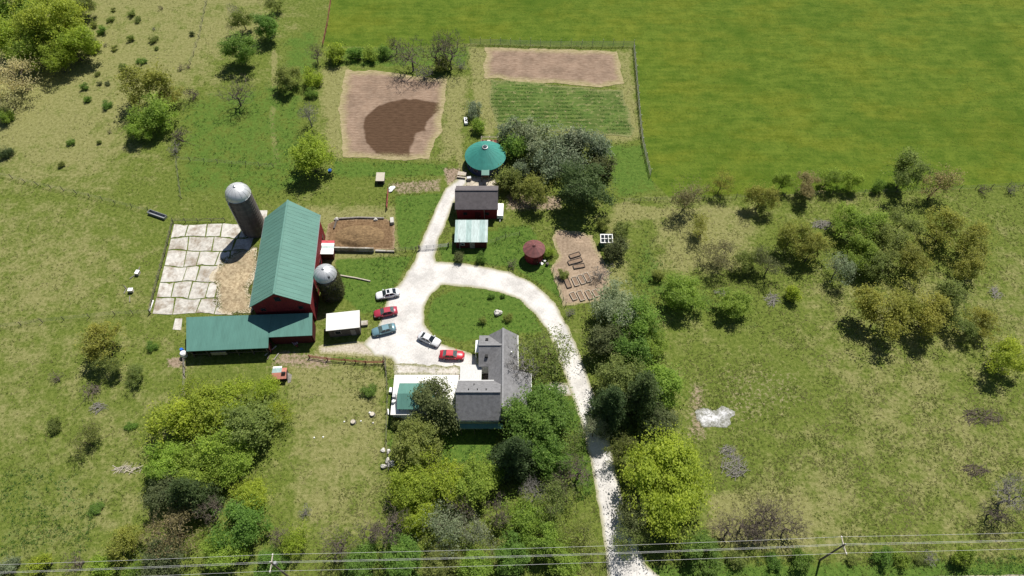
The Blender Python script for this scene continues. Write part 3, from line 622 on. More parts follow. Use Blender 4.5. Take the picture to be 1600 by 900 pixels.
for k in range(28):
    q.tube((2.56 * math.cos(R(212)), 2.56 * math.sin(R(212)), .4 + k * .4), (2.56 * math.cos(R(219)), 2.56 * math.sin(R(219)), .4 + k * .4), .025, n=4)
q.build('ladder', M['galv'], s1)
a = R(232); MB().tube((2.72 * math.cos(a), 2.72 * math.sin(a), 0), (2.72 * math.cos(a), 2.72 * math.sin(a), 10.6), .14, n=8).build('filler_pipe', M['steel'], s1)
a = R(228); MB().add([(2.0, -.42, 10.9), (2.0, .42, 10.9), (2.75, 0, 10.4), (1.75, 0, 12.6)], [(0, 2, 1), (0, 3, 2), (1, 2, 3), (0, 1, 3)]).build('dormer_hatch', M['dome'], s1).rotation_euler = (0, 0, a)
MB().box((0, -2.42, 12.0), (.35, .06, .5)).build('hatch', M['black'], s1).rotation_euler = (0, 0, R(170))
s2, ca, sa = silo((-35.75, 76.2, 0), 2.1, 6.7, 1.85, M['stave'], M['stave_b'], 'short ivy-covered silo with grey metal dome at the barn corner', M['dome_b'], 0, 9)
foot(-35.75, 76.2, 3.6, 3.6, 0)
hb = []
for j in range(6):
    t = R(30 + j * 9); hb.append((2.23 * math.cos(t), 0, 6.6 + 1.92 * math.sin(t)))
V = []
for x, _, z in hb: V += [(x, -.2, z), (x, .2, z)]
hb = MB().add(V, [(2 * i, 2 * i + 1, 2 * i + 3, 2 * i + 2) for i in range(5)]).build('dome_opening', M['black'], s2); hb.rotation_euler = (0, 0, R(-52))
# --- yurt
yu = empty('yurt', (-6.0, 112.0, 0), 0, 'round yurt with turquoise conical roof and dark blue wall', 'yurt')
MB().lathe([(4.35, 0.0), (4.35, 2.5)], 40).build('wall', M['blue_wall'], yu)
V = []; n = 40
MB().lathe([(4.66, 2.32), (4.66, 2.44), (2.6, 3.75), (.62, 4.95)], 40).build('roof', M['teal_roof'], yu)
MB().lathe([(.66, 4.93), (.66, 5.1), (.5, 5.16)], 20, cap=True).build('skylight_ring', M['galv'], yu)
MB().lathe([(.5, 5.15), (.36, 5.32), (.1, 5.42)], 16).build('skylight_dome', M['pane'], yu)
for k in range(20):
    a = 2 * math.pi * (k + .5) / 20
    MB().path([((r) * math.cos(a), (r) * math.sin(a), z + .012) for r, z in ((4.63, 2.44), (2.6, 3.75), (.68, 4.93))], .016, 4).build('roof_seam', M['teal_roof'], yu)
for a in (R(215), R(240), R(300), R(330)):
    wo_ = MB().box((0, -4.36, 1.5), (.95, .1, .8)).build('window', M['grey_wood'], yu); wo_.rotation_euler = (0, 0, a + R(90))
    MB().box((0, -4.40, 1.5), (.8, .1, .65)).build('pane', M['glass'], wo_)
pr_ = MB().slab([(-.75, -4.2, 2.55), (-.75, -5.9, 2.3), (.95, -5.9, 2.3), (.95, -4.2, 2.55)], .1).build('porch_roof', M['shed_roof'], yu)
for x in (-.65, .85): MB().box((x, -5.8, 1.1), (.1, .1, 2.2)).build('porch_post', M['grey_wood'], yu)
door(yu, (.1, -4.3, 0), 1.0, 2.05, (0, -1), M['wood'])
foot(-6, 112, 8.6, 8.6, 0)
dk = empty('wooden_deck', (-5.15, 117.7, 0), 0, 'small wooden deck with railing behind the turquoise yurt', 'deck')
for k in range(8): MB().box((-1.75 + k * .5, 0, .5), (.46, 2.6, .06)).build('plank', M['wood'] if k % 2 else M['rust'], dk)
MB().box((0, 0, .23), (3.8, 2.4, .44)).build('frame', M['dark_wood'], dk)
for x in (-1.95, 0, 1.95): MB().box((x, 1.33, .75), (.12, .12, 1.5)).build('post', M['pale_wood'], dk)
for z in (1.0, 1.45): MB().box((0, 1.42, z), (4.0, .06, .1)).build('rail', M['pale_wood'], dk)
for x in (-1.98, 1.98): MB().box((x, 0.0, 1.45), (.06, 2.6, .1)).build('side_rail', M['pale_wood'], dk)
tag(MB().box((0, 0, .35), (.9, .7, .7), 0, .85).build('storage_crate', M['tan_panel']), 'tan storage crate on the deck behind the yurt', 'crate').location = (-5.4, 117.9, .54)
# --- brown-roofed granary and aqua lean-to
gr = empty('granary', (-7.5, 98.6, 0), 0, 'red granary with steep dark brown shingle roof below the yurt', 'shed')
gable(gr, 9.1, 6.7, 3.4, 5.75, .3, M['red_wall'], M['shingle_brown'], cap=M['shingle_brown'])
for x in (-2.5, 2.2): window(gr, (x, -3.05, 1.7), .9, .9, (0, -1), M['dark_frame'])
door(gr, (0.2, -3.05, 0), 1.2, 2.1, (0, -1), M['red_dark']); MB().tube((1.6, -3.25, 0), (1.6, -3.25, 3.3), .06).build('downpipe', M['galv'], gr)
foot(-7.5, 98.6, 9.2, 6.8, 0)
ls = empty('garden_shed', (-8.45, 90.15, 0), 0, 'little red shed roofed with pale aqua corrugated sheets', 'shed')
for k in range(12):
    x0 = -3.4 + k * .567; zo = .012 if k % 2 else 0
    MB().slab([(x0, -2.8, 2.35 + zo), (x0 + .575, -2.8, 2.35 + zo), (x0 + .575, 2.8, 2.75 + zo), (x0, 2.8, 2.75 + zo)], .05).build('roof_panel', (M['aqua_metal'], M['aqua_metal_pale'], M['aqua_metal'], M['aqua_metal_pale'], M['aqua_metal_pale'])[(k * 3) % 5], ls)
V = [(-3.2, -2.5, 0), (3.2, -2.5, 0), (3.2, 2.5, 0), (-3.2, 2.5, 0), (-3.2, -2.5, 2.25), (3.2, -2.5, 2.25), (3.2, 2.5, 2.62), (-3.2, 2.5, 2.62)]
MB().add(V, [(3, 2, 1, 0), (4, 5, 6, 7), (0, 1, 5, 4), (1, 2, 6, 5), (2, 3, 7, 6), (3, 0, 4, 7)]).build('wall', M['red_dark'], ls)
door(ls, (.2, -2.5, 0), 1.0, 1.9, (0, -1), M['grey_wood']); window(ls, (-1.8, -2.5, 1.3), .8, .7, (0, -1))
MB().tube((-2.4, -2.75, 0), (-2.4, -2.75, 3.5), .07).build('flue_pipe', M['galv'], ls)
foot(-8.45, 90.15, 7, 5.8, 0)
# --- round corn crib
cb = empty('corn_crib', (4.5, 85.3, 0), 0, 'round red corn crib with dusty maroon conical roof', 'corn crib')
MB().lathe([(1.95, 0), (1.95, 2.9)], 28).build('wall', M['red_wall'], cb)
n = 20
for k in range(n):
    a0, a1 = 2 * math.pi * k / n, 2 * math.pi * (k + 1) / n
    P = lambda r, a, z: (r * math.cos(a), r * math.sin(a), z)
    zo = .02 * (k % 2)
    MB().slab([P(2.3, a0, 2.85 + zo), P(2.3, a1, 2.85 + zo), P(.26, a1, 3.95 + zo), P(.26, a0, 3.95 + zo)], .05).build('roof_panel', M['crib_roof'] if k % 2 else M['crib_roof_b'], cb)
MB().lathe([(.34, 3.9), (.34, 4.05), (.1, 4.25)], 14).build('roof_cap', M['crib_roof'], cb)
door(cb, (.3, -1.95, 0), .9, 1.9, (0, -1), M['red_dark'])
foot(4.5, 85.3, 3.6, 3.6, 0)
# --- glazed hut
ch = empty('glazed_hut', (19.6, 88.6, 0), 0, 'little dark hut roofed with white-framed glass panes beside the vegetable garden', 'hut')
MB().box((0, 0, .8), (2.2, 1.7, 1.6)).build('wall', M['green_paint'], ch)
MB().slab([(-1.3, -.95, 1.75), (1.3, -.95, 1.75), (1.3, .95, 2.3), (-1.3, .95, 2.3)], .1).build('roof_frame', M['white'], ch)
for i in range(3):
    for j in range(2):
        x0, y0 = -1.12 + i * .79, -.78 + j * .82; zz = lambda y: 1.75 + (y + .95) / 1.9 * .55 + .012
        MB().slab([(x0, y0, zz(y0)), (x0 + .64, y0, zz(y0)), (x0 + .64, y0 + .7, zz(y0 + .7)), (x0, y0 + .7, zz(y0 + .7))], .05).build('pane', M['glass'], ch)
door(ch, (0, -.85, 0), .8, 1.5, (0, -1), M['green_paint']); foot(19.6, 88.6, 2.4, 2, 0)
# --- farmhouse
hs = empty('farmhouse', (-3.0, 56.0, 0), 0, 'rambling farmhouse of grey shingled gables beside the gravel drive', 'house')
hx = lambda x, y: (x + 3.0, y - 56.0)
gable(hs, 7.6, 7.5, 4.5, 8.0, .3, M['siding'], M['shingle'], c=hx(-5.75, 51.0), cap=M['ridge_cap'], name='wall')
gable(hs, 16.0, 5.3, 3.5, 6.0, .3, M['siding'], M['shingle'], c=hx(-1.6, 56.7), along='y', cap=M['ridge_cap'])
gable(hs, 4.6, 6.5, 3.45, 5.75, .3, M['siding'], M['shingle'], c=hx(-3.75, 61.35), cap=M['ridge_cap'])
x0, x1, y0, y1 = hx(-2.25, 48.6) + hx(3.4, 56.6); x0, y0, x1, y1 = x0, x1, y0, y1
MB().slab([(1.42, y0 - .15, 6.02), (x1, y0 - .15, 3.7), (x1, y1, 3.7), (1.42, y1, 6.02)], .1).build('roof_slope', M['shingle'], hs)
MB().prism([(x0 + .3, y0 + .3), (x1 - .3, y0 + .3), (x1 - .3, y1 - .3), (x0 + .3, y1 - .3)], 0, 2.9).build('wall', M['siding'], hs)
MB().box(((x1 + .03), (y0 + y1) / 2, 3.6), (.1, 8.0, .1)).build('gutter', M['white'], hs).rotation_euler = (0, 0, 0)
MB().tube((*hx(1.1, 55.4), 3.42), (*hx(1.1, 64.6), 3.42), .09).build('gutter', M['white'], hs)
MB().tube((*hx(-9.6, 54.85), 4.42), (*hx(-1.9, 54.85), 4.42), .09).build('gutter', M['white'], hs)
p0, p1 = hx(-9.0, 46.45), hx(-1.6, 47.2)
MB().slab([(p0[0], p0[1], 2.9), (p1[0], p0[1], 2.9), (p1[0], p1[1], 3.3), (p0[0], p1[1], 3.3)], .1).build('porch_roof', M['shed_roof'], hs)
for t in (0.02, .33, .66, .98): MB().box((p0[0] + (p1[0] - p0[0]) * t, p0[1] + .12, 1.4), (.12, .12, 2.8)).build('porch_post', M['dark_wood'], hs)  # posts coloured dark to stand in for the deep shade under the porch
a0, a1 = hx(-9.4, 55.25), hx(-5.5, 58.85)     # white sheet porch: panels side by side
for k in range(7):
    xa = a0[0] + (a1[0] - a0[0]) * k / 7; xb = a0[0] + (a1[0] - a0[0]) * (k + 1.01) / 7; zo = .012 * (k % 2)
    MB().slab([(xa, a0[1], 3.0 + zo), (xb, a0[1], 3.0 + zo), (xb, a1[1], 2.75 + zo), (xa, a1[1], 2.75 + zo)], .05).build('porch_sheet', M['corrugated_white'], hs)
for x, y in ((a0[0] + .1, a1[1] - .1), (a1[0] - .1, a1[1] - .1), (a0[0] + .1, a0[1] + .2)): MB().box((x, y, 1.33), (.12, .12, 2.66)).build('porch_post', M['white'], hs)
MB().box((*hx(-4.65, 57.0), .08), (1.5, 3.0, .16)).build('courtyard_shade', M['dark_wood'], hs)  # dark slab painted in for the shadow in the courtyard gap
b0 = hx(-6.35, 62.9); MB().slab([(b0[0] - .45, b0[1] - 1.4, 2.5), (b0[0] + .45, b0[1] - 1.4, 2.7), (b0[0] + .45, b0[1] + 1.2, 2.7), (b0[0] - .45, b0[1] + 1.2, 2.5)], .1).build('entry_roof', M['white'], hs)
for dy in (-1.3, 1.1): MB().box((b0[0] - .38, b0[1] + dy, 1.2), (.1, .1, 2.4)).build('porch_post', M['white'], hs)
for (x, y, z, nx_) in ((-4.6, 62.9, 4.62, 1), (-4.6, 59.6, 4.48, -1)):   # roof vents on the cross gable
    q = hx(x, y); MB().box((q[0], q[1], z + .15), (.5, .5, .5)).build('roof_vent', M['black'], hs)
for x in (-7.4, -5.9, -4.4): q = hx(x, 51.5); MB().tube((*q, 7.2), (*q, 8.05), .09, n=8).build('vent_pipe', M['black'], hs)
q = hx(-6.6, 53.3); MB().tube((*q, 5.6), (*q, 6.3), .08, n=8).build('vent_pipe', M['black'], hs)
q = hx(-.1, 60.2); MB().tube((*q, 4.6), (*q, 5.25), .12, n=8).build('vent_pipe', M['white'], hs)
q = hx(.9, 51.0); MB().tube((*q, 4.5), (*q, 5.3), .1, n=8).build('vent_pipe', M['black'], hs)
for x in (-8.2, -5.8, -3.4): window(hs, (*hx(x, 47.55), 1.6), 1.0, 1.3, (0, -1)); window(hs, (*hx(x, 47.55), 4.0), .9, .9, (0, -1))
for x in (-1, 1.2): window(hs, (*hx(x, 48.9), 1.6), 1.1, 1.2, (0, -1))
door(hs, (*hx(-4.6, 47.55), 0), .95, 2.1, (0, -1), M['green_paint'])
foot(-5.75, 51, 7.6, 9.6, 0); foot(-1.6, 60, 5.3, 9.4, 0); foot(-4, 61.3, 5, 6.5, 0); foot(.6, 52.6, 5.7, 8, 0); foot(-7.5, 57, 4, 3.8, 0)
# --- flat white-roofed garage with a green-roofed loft
ga = empty('garage', (-15.4, 52.9, 0), 0, 'flat white-roofed garage partly under a dense dark tree west of the farmhouse', 'garage')
MB().box((0, 0, 1.3), (11.1, 7.2, 2.6)).build('wall', M['siding'], ga)
MB().box((0, 0, 2.72), (11.6, 7.75, .18)).build('roof', M['white_roof'], ga)
lf = MB().box((-1.35, -.75, 3.2), (6.2, 4.5, .8)).build('loft_wall', M['siding'], ga)
for sg in (-1, 1):
    top = [(-4.6, -.75 + sg * 2.5, 3.75), (1.9, -.75 + sg * 2.5, 3.75), (1.9, -.75 + sg * .004, 4.75), (-4.6, -.75 + sg * .004, 4.75)]
    MB().slab(top if sg < 0 else top[::-1], .12).build('loft_roof_slope', M['shed_roof'], ga)
MB().prism([(-4.35, -3.0), (-4.15, -3.0), (-4.15, 1.5), (-4.35, 1.5)], 2.82, 3.7).build('loft_end', M['siding'], ga)
V = [(-4.3, -2.95, 3.65), (-4.3, 1.45, 3.65), (-4.3, -.75, 4.6), (1.7, -2.95, 3.65), (1.7, 1.45, 3.65), (1.7, -.75, 4.6)]
MB().add(V, [(0, 2, 1), (3, 4, 5)]).build('loft_gable', M['siding'], ga)
for x in (-3.2, 1.0): MB().box((x, -3.62, 1.1), (2.6, .1, 2.1)).build('garage_door', M['white'], ga)
foot(-15.4, 52.9, 11.6, 7.7, 0)
pt = empty('patio', (-11.6, 55.2, 0), 0); pt['kind'] = 'structure'
for i in range(2):
    for j in range(2): MB().box((1.15 - .0 + i * 1.45 - .7, .2 + j * 1.9 - 1.0, .06), (1.4, 1.85, .12)).build('slab', M['patio'], pt)
tag(MB().box((0, 0, .4), (.55, .75, .8), 0, .9).build('utility_box', M['galv']), 'grey utility box at the west edge of the white garage roof', 'box').location = (-20.75, 52.4, 2.81)
tag(MB().lathe([(.3, 0), (.32, .3), (.28, .6)], 12).build('planter_tub', M['plastic_white']), 'white tub beside the grey utility box on the garage roof', 'tub').location = (-20.8, 51.4, 2.81)
rl = empty('deck_railing', (-12.4, 57.6, 0), R(2), 'dark wooden railing in front of the white porch roof', 'railing')
for k in range(5): MB().box((-1.6 + k * 1.2, 0, .5), (.1, .1, 1.0)).build('post', M['rust'], rl)
for z, y in ((1.0, 0), (.55, .02), (.15, .02)): MB().box((.8, y, z), (5.0, .07, .08)).build('rail', M['rust'], rl)
for k in range(5): MB().box((-1.6 + k * 1.2, .45, .03), (.1, .9, .06)).build('brace', M['dark_wood'], rl)
# --- barn annex with patchwork roof, coop
ax = empty('barn_annex', (-37.85, 86.2, 0), R(3.8), 'tiny annex on the barn wall with red white and green roof sheets', 'shed')
MB().box((0, 0, 1.0), (2.2, 3.2, 2.0)).build('wall', M['red_dark'], ax)
for k, m in enumerate(('white', 'plastic_white', 'aqua_metal_pale', 'white', 'pink_red')):
    MB().slab([(-1.25, -1.75 + k * .7, 2.3 + .01 * (k % 2)), (1.3, -1.75 + k * .7, 2.05 + .01 * (k % 2)), (1.3, -1.05 + k * .7, 2.05 + .01 * (k % 2)), (-1.25, -1.05 + k * .7, 2.3 + .01 * (k % 2))], .06).build('roof_panel', M[m], ax)
foot(-37.9, 86.2, 2.6, 3.6, 0)
p = G(441, 588)
cp = empty('chicken_coop', (p[0], p[1], 0), R(4), 'small salmon and green patched chicken coop in the front pasture', 'coop')
MB().box((0, 0, .65), (2.2, 1.6, 1.3)).build('wall', M['dark_wood'], cp)
MB().slab([(-1.4, -1.2, 1.3), (1.2, -1.2, 1.3), (1.2, -.1, 1.75), (-1.4, -.1, 1.75)], .06).build('roof_panel', M['salmon'], cp)
MB().slab([(-1.4, -.1, 1.76), (.3, -.1, 1.76), (.3, .95, 1.55), (-1.4, .95, 1.55)], .06).build('roof_panel', M['aqua_metal'], cp)
MB().slab([(.3, -.1, 1.75), (1.2, -.1, 1.75), (1.2, .95, 1.5), (.3, .95, 1.5)], .06).build('roof_panel', M['salmon'], cp)
MB().slab([(-1.4, .95, 1.56), (.2, .95, 1.56), (.2, 1.35, 1.45), (-1.4, 1.35, 1.45)], .06).build('roof_panel', M['white'], cp)
MB().box((.75, -.3, 1.9), (.7, .35, .25)).build('roof_hatch', M['black'], cp)
MB().slab([(1.2, -1.5, .1), (1.75, -1.3, .1), (1.75, .2, .1), (1.2, .2, 1.0)], .05).build('ramp', M['grey_wood'], cp)
MB().box((-.2, -1.0, .55), (1.5, .3, 1.0)).build('run_opening', M['black'], cp)
foot(p[0], p[1], 2.6, 2.6, 0)
# ================================================================== cars
def carpaint(name, c, metal=0.2): 
    m = mat(name, c, 0.35, metal, var=0.05, vscale=0.8, spec=0.5); m.node_tree.nodes['Principled BSDF'].inputs['Coat Weight'].default_value = 0.5; return m
PA = {'white': carpaint('paint_white', (0.66, 0.67, 0.68), 0), 'silver': carpaint('paint_white_silver', (0.6, 0.61, 0.63), 0), 'red': carpaint('paint_red', (0.36, 0.03, 0.055)), 'bright': carpaint('paint_bright_red', (0.48, 0.022, 0.035)), 'teal': carpaint('paint_teal', (0.13, 0.24, 0.28))}
M['headlight'] = mat('headlight', (0.7, 0.72, 0.75), 0.15, spec=0.6); M['taillight'] = mat('taillight', (0.3, 0.01, 0.01), 0.2, spec=0.6)
def loft(secs):
    """secs: list of rings (same count) -> skin"""
    n = len(secs[0]); V = [p for s_ in secs for p in s_]
    F = [(j * n + i, j * n + (i + 1) % n, (j + 1) * n + (i + 1) % n, (j + 1) * n + i) for j in range(len(secs) - 1) for i in range(n)]
    F += [tuple(range(n - 1, -1, -1)), tuple((len(secs) - 1) * n + i for i in range(n))]
    return MB().add(V, F)
def car(uv_front, uv_back, paint, label, sunroof=False, L=4.7, Wd=1.78, wind='glass'):
    a, b = Vector(G(*uv_front, .6)), Vector(G(*uv_back, .6)); c = (a + b) / 2; d = a - b
    t = empty('parked_car', (c.x, c.y, .024), math.atan2(d.y, d.x), label, 'car', 'cars parked on the gravel')
    k = L / 4.7; h = Wd / 2
    prof = [(-2.33, .42, .60, .82), (-2.25, .30, .84, .9), (-1.75, .24, .95, .97), (-1.0, .22, .97, 1.0), (0, .22, .96, 1.0), (.75, .22, .94, 1.0), (1.35, .24, .88, .985), (1.9, .26, .80, .95), (2.22, .30, .70, .86), (2.35, .42, .56, .72)]
    secs = []
    for x, z0, z1, wf in prof:
        y = h * wf; m_ = (z0 + z1) / 2
        secs.append([(x * k, -y * .92, z0), (x * k, -y, m_ - .05), (x * k, -y * .985, z1 - .1), (x * k, -y * .86, z1), (x * k, 0, z1 + .035), (x * k, y * .86, z1), (x * k, y * .985, z1 - .1), (x * k, y, m_ - .05), (x * k, y * .92, z0)])
    body = loft(secs).build('body', paint, t, True)
    # cabin: glass house, then roof skin over it
    xb, xr, xf, xw = -1.72 * k, -.98 * k, .22 * k, 1.0 * k; zb, zt = .93, 1.40; yb, yt = h * .86, h * .66
    def quad(name, P, m, par=t): return MB().slab(P, .0).build(name, m, par) if False else MB().add(P, [(0, 1, 2, 3)]).build(name, m, par)
    MB().add([(xb, -yb, zb), (xw, -yb, zb), (xw, yb, zb), (xb, yb, zb), (xr, -yt, zt), (xf, -yt, zt), (xf, yt, zt), (xr, yt, zt)],
             [(0, 1, 5, 4), (1, 2, 6, 5), (2, 3, 7, 6), (3, 0, 4, 7), (4, 5, 6, 7)]).build('cabin', paint, t)
    def inset(P, f=.07, lift=.012):
        P = [Vector(p) for p in P]; c_ = sum(P, Vector()) / 4; n_ = (P[1] - P[0]).cross(P[3] - P[0]).normalized()
        return [tuple(p + (c_ - p) * f + n_ * lift) for p in P]
    g = M['glass']
    quad('windshield', inset([(xw, -yb, zb), (xw, yb, zb), (xf, yt, zt), (xf, -yt, zt)], .08), M[wind])
    quad('rear_window', inset([(xb, yb, zb), (xb, -yb, zb), (xr, -yt, zt), (xr, yt, zt)], .10), M[wind])
    mid = -.3 * k
    for s_ in (-1, 1):
        for (x0, x1, u0, u1) in ((xb + .28, mid - .04, xr + .08, mid - .04), (mid + .04, xw - .22, mid + .04, xf - .04)):
            P = [(x0, s_ * yb, zb), (x1, s_ * yb, zb), (u1, s_ * yt, zt), (u0, s_ * yt, zt)]
            quad('side_window', inset(P if s_ < 0 else [P[1], P[0], P[3], P[2]], .09), g)
        MB().box((.72 * k, s_ * (h + .08), .98), (.16, .2, .13), 0, .85).build('mirror', paint, t)
        MB().add([(2.18 * k, s_ * h * .84, .62), (2.34 * k, s_ * h * .55, .60), (2.26 * k, s_ * h * .52, .735), (2.02 * k, s_ * h * .86, .77)], [(0, 1, 2, 3) if s_ > 0 else (3, 2, 1, 0)]).build('headlight', M['headlight'], t).location = (.015, s_ * .012, .02)
        MB().box((-2.27 * k, s_ * h * .68, .74), (.08, h * .36, .16)).build('taillight', M['taillight'], t)
        for x in (-1.42 * k, 1.42 * k):
            w_ = MB().tube((x, s_ * (h - .2), .325), (x, s_ * (h + .012), .325), .325, n=20).build('tyre', M['rubber'], t)
            MB().tube((x, s_ * (h - .02), .325), (x, s_ * (h + .026), .325), .205, n=14).build('rim', M['steel'], w_)
    V = []
    top = []
    for i in range(4):
        x = xr + (xf - xr) * i / 3
        top += [(x, -yt * 1.0, zt + .008), (x, -yt * .5, zt + .045), (x, yt * .5, zt + .045), (x, yt, zt + .008)]
    MB().add(top, [(i * 4 + j, i * 4 + j + 4, i * 4 + j + 5, i * 4 + j + 1) for i in range(3) for j in range(3)]).build('roof', paint, t, True)
    if sunroof: MB().box(((xr + xf) / 2 + .18, 0, zt + .05), (.55, .82, .02)).build('sunroof', M['glass'], t)
    MB().box((2.34 * k, 0, .5), (.05, .9, .16)).build('grille', M['black'], t)
    MB().box((-2.345 * k, 0, .66), (.03, .5, .13)).build('plate', M['plastic_white'], t)
    return t
car((587, 463), (624.5, 455.5), PA['white'], 'white sedan with dark sunroof, northernmost of three cars nosed onto the grass', True, 4.75)
car((583, 491.5), (622, 484), PA['red'], 'dark red sedan parked between the white and the teal car', False, 4.65, wind='dash_glass')
car((579.5, 520.5), (620, 510), PA['teal'], 'blue-green sedan parked nearest to the white-roofed milk house', False, 4.7, wind='dash_glass')
car((688.5, 538), (653, 522), PA['silver'], 'white sedan parked at a slant along the lawn island', False, 4.6)
car((726, 555.5), (686.5, 553.5), PA['bright'], 'bright red sedan parked beside the farmhouse porch', False, 4.7, wind='dash_glass')

# ================================================================== utility poles and wires
def ang(p, q): return math.atan2(q[1] - p[1], q[0] - p[0])
PB = [(-34.9, 23.0), (48.8, 25.5)]; LA = ang(*PB)
att = [(-1.15, 9.75), (0.0, 10.35), (1.15, 9.75), (0.25, 8.5)]
for (x, y), lb in zip(PB, ('weathered utility pole with pale crossarm among the trees at bottom left', 'utility pole with pale crossarm at the bottom right verge')):
    t = empty('utility_pole', (x, y, 0), LA, lb, 'utility pole', 'utility poles along the road')
    MB().tube((0, 0, 0), (0, 0, 10.2), .17, .11, 10).build('pole', M['pole_wood'], t)
    ca_ = MB().box((0, 0, 9.55), (.12, 2.7, .14)).build('crossarm', M['pale_wood'], t)
    MB().tube((.02, -.9, 9.5), (.02, 0, 8.9), .03).build('brace', M['galv'], t); MB().tube((.02, .9, 9.5), (.02, 0, 8.9), .03).build('brace', M['galv'], t)
    for yy, z in ((-1.15, 9.6), (1.15, 9.6)): MB().lathe([(.05, z), (.09, z + .05), (.05, z + .1), (.08, z + .14)], 10, (0, yy)).build('insulator', M['plastic_white'], t)
    MB().lathe([(.05, 10.2), (.09, 10.26), (.05, 10.34)], 10).build('insulator', M['plastic_white'], t)
    if x < 0: MB().lathe([(.25, 8.6), (.27, 9.2), (.2, 9.3)], 14, (.38, .1)).build('transformer_can', M['galv'], t)
dirv = Vector((math.cos(LA), math.sin(LA))); nrm = Vector((-dirv.y, dirv.x)); span = (Vector(PB[1]) - Vector(PB[0])).length
for i, (off, z) in enumerate(att):
    b = MB()
    for s_ in (-1, 0, 1):
        P0 = Vector(PB[0]) + dirv * span * s_; pts = []
        for k in range(15):
            t_ = k / 14; q = P0 + dirv * span * t_ + nrm * off; pts.append((q.x, q.y, z - 1.1 * 4 * t_ * (1 - t_)))
        b.path(pts, .016, 4)
    o = b.build('power_line', M['wire'])
    tag(o, ('thin overhead wire strung along the road, lowest in the picture', 'overhead wire on the pole tops along the road', 'overhead wire strung along the road, uppermost in the picture', 'lower cable slung beneath the crossarms along the road')[i], 'wire', 'overhead wires along the road')

# ================================================================== fences
def resample(P, step):
    P = [Vector(p) for p in P]; out = [P[0]]
    for a, b in zip(P[:-1], P[1:]):
        n = max(1, round((b - a).length / step)); out += [a + (b - a) * (k / n) for k in range(1, n + 1)]
    return out
post_mesh = MB().tube((0, 0, -.1), (0, 0, 1.35), .07, .06, 6); post_me = meshdata('post', post_mesh.V, post_mesh.F, M['fence_post'])
stake_mesh = MB().tube((0, 0, -.1), (0, 0, 1.7), .055, .05, 6); stake_me = meshdata('post', stake_mesh.V, stake_mesh.F, M['galv'])
def fence(P, step, label, net=False, h=1.2, rails=(.35, .75, 1.15), pm=None, wm=None, wr=.015, name='wire_fence', cat='fence', lean=.06):
    pts = resample(P, step); o0 = pts[0]; t = empty(name, (o0.x, o0.y, 0), 0, label, cat)
    rr = random.Random(len(pts) * 7 + int(o0.x))
    for p in pts:
        c = bpy.data.objects.new('post', pm or post_me); c.location = (p.x - o0.x, p.y - o0.y, 0); c.scale = (1, 1, h / 1.25 * rr.uniform(.9, 1.1)); c.rotation_euler = (rr.uniform(-lean, lean), rr.uniform(-lean, lean), 0); link(c, t)
    for z in rails:
        b = MB().path([(p.x - o0.x, p.y - o0.y, z) for p in pts], wr, 4); b.build('wire', wm or M['fence_wire'], t)
    if net:
        b = MB()
        for a, q in zip(pts[:-1], pts[1:]):
            n = max(2, int((q - a).length / .3))
            for k in range(n):
                c = a + (q - a) * (k / n); b.tube((c.x - o0.x, c.y - o0.y, .05), (c.x - o0.x, c.y - o0.y, h), .012, n=3)
        b.build('netting', M['fence_net'], t)
    return t
fence(px([(735, 69), (860, 73), (990, 73), (1000, 190), (1004, 225), (1016, 276)]), 2.6, 'tall netting fence round two sides of the garden plots', True, 1.7, (.2, .55, .9, 1.25, 1.6), stake_me, M['fence_net'], .03)
fence(px([(975, 316), (1100, 311), (1300, 304), (1450, 299), (1598, 291)]), 3.5, 'wire fence between the vivid field and the right-hand orchard')
fence(px([(0, 274), (60, 290), (120, 303), (180, 318), (232, 331)]), 3.5, 'old wire fence across the upper left pasture', lean=.2)
fence(px([(0, 512), (100, 500), (180, 492), (236, 490)]), 4.5, 'faint wire fence meeting the lower corner of the concrete yard')
fence(px([(603, 562), (606, 620), (604, 690), (608, 738)]), 2.6, 'straight wire fence between the front pasture and the garage')
fence(px([(289, 563), (290, 590), (288, 622)]), 1.8, 'short fence running down from the cattle shed corner', rails=(.5, 1.0), wm=M['grey_wood'], wr=.05)
fence(px([(519, -6), (512, 40), (505, 72)]), 3.0, 'fence of rusty wire along the top left edge of the vivid field', wm=M['rust'], wr=.04)
fence(px([(235, 490), (243, 455), (258, 400), (271, 349)]), 2.6, 'low fence along the left side of the concrete yard', rails=(.5, 1.0), wm=M['dark_wood'], wr=.05)
fence(px([(271, 347), (310, 347), (352, 346)]), 2.6, 'low fence along the top of the concrete yard', rails=(.5, 1.0), wm=M['dark_wood'], wr=.04)
fence(px([(618, 393), (650, 391), (657, 390)]), 2.0, 'short wire fence from the muck yard to the driveway gate')
fence(px([(700, 385), (722, 384), (760, 383), (790, 372), (812, 368)]), 2.2, 'wire fence running right from the driveway gate past the sheds')
fence(px([(864, 425), (880, 470), (884, 478)]), 2.0, 'low fence on the drive side of the vegetable garden')
fence(px([(428, 262), (300, 0)])[:1] + px([(276, 250), (284, 310)]), 3.5, 'leaning wire fence left of the tall silo', lean=.25)
fence(px([(298, 100), (312, 60), (320, 20), (326, -5)]), 3.5, 'row of leaning fence posts on the upper left hillside', lean=.3)
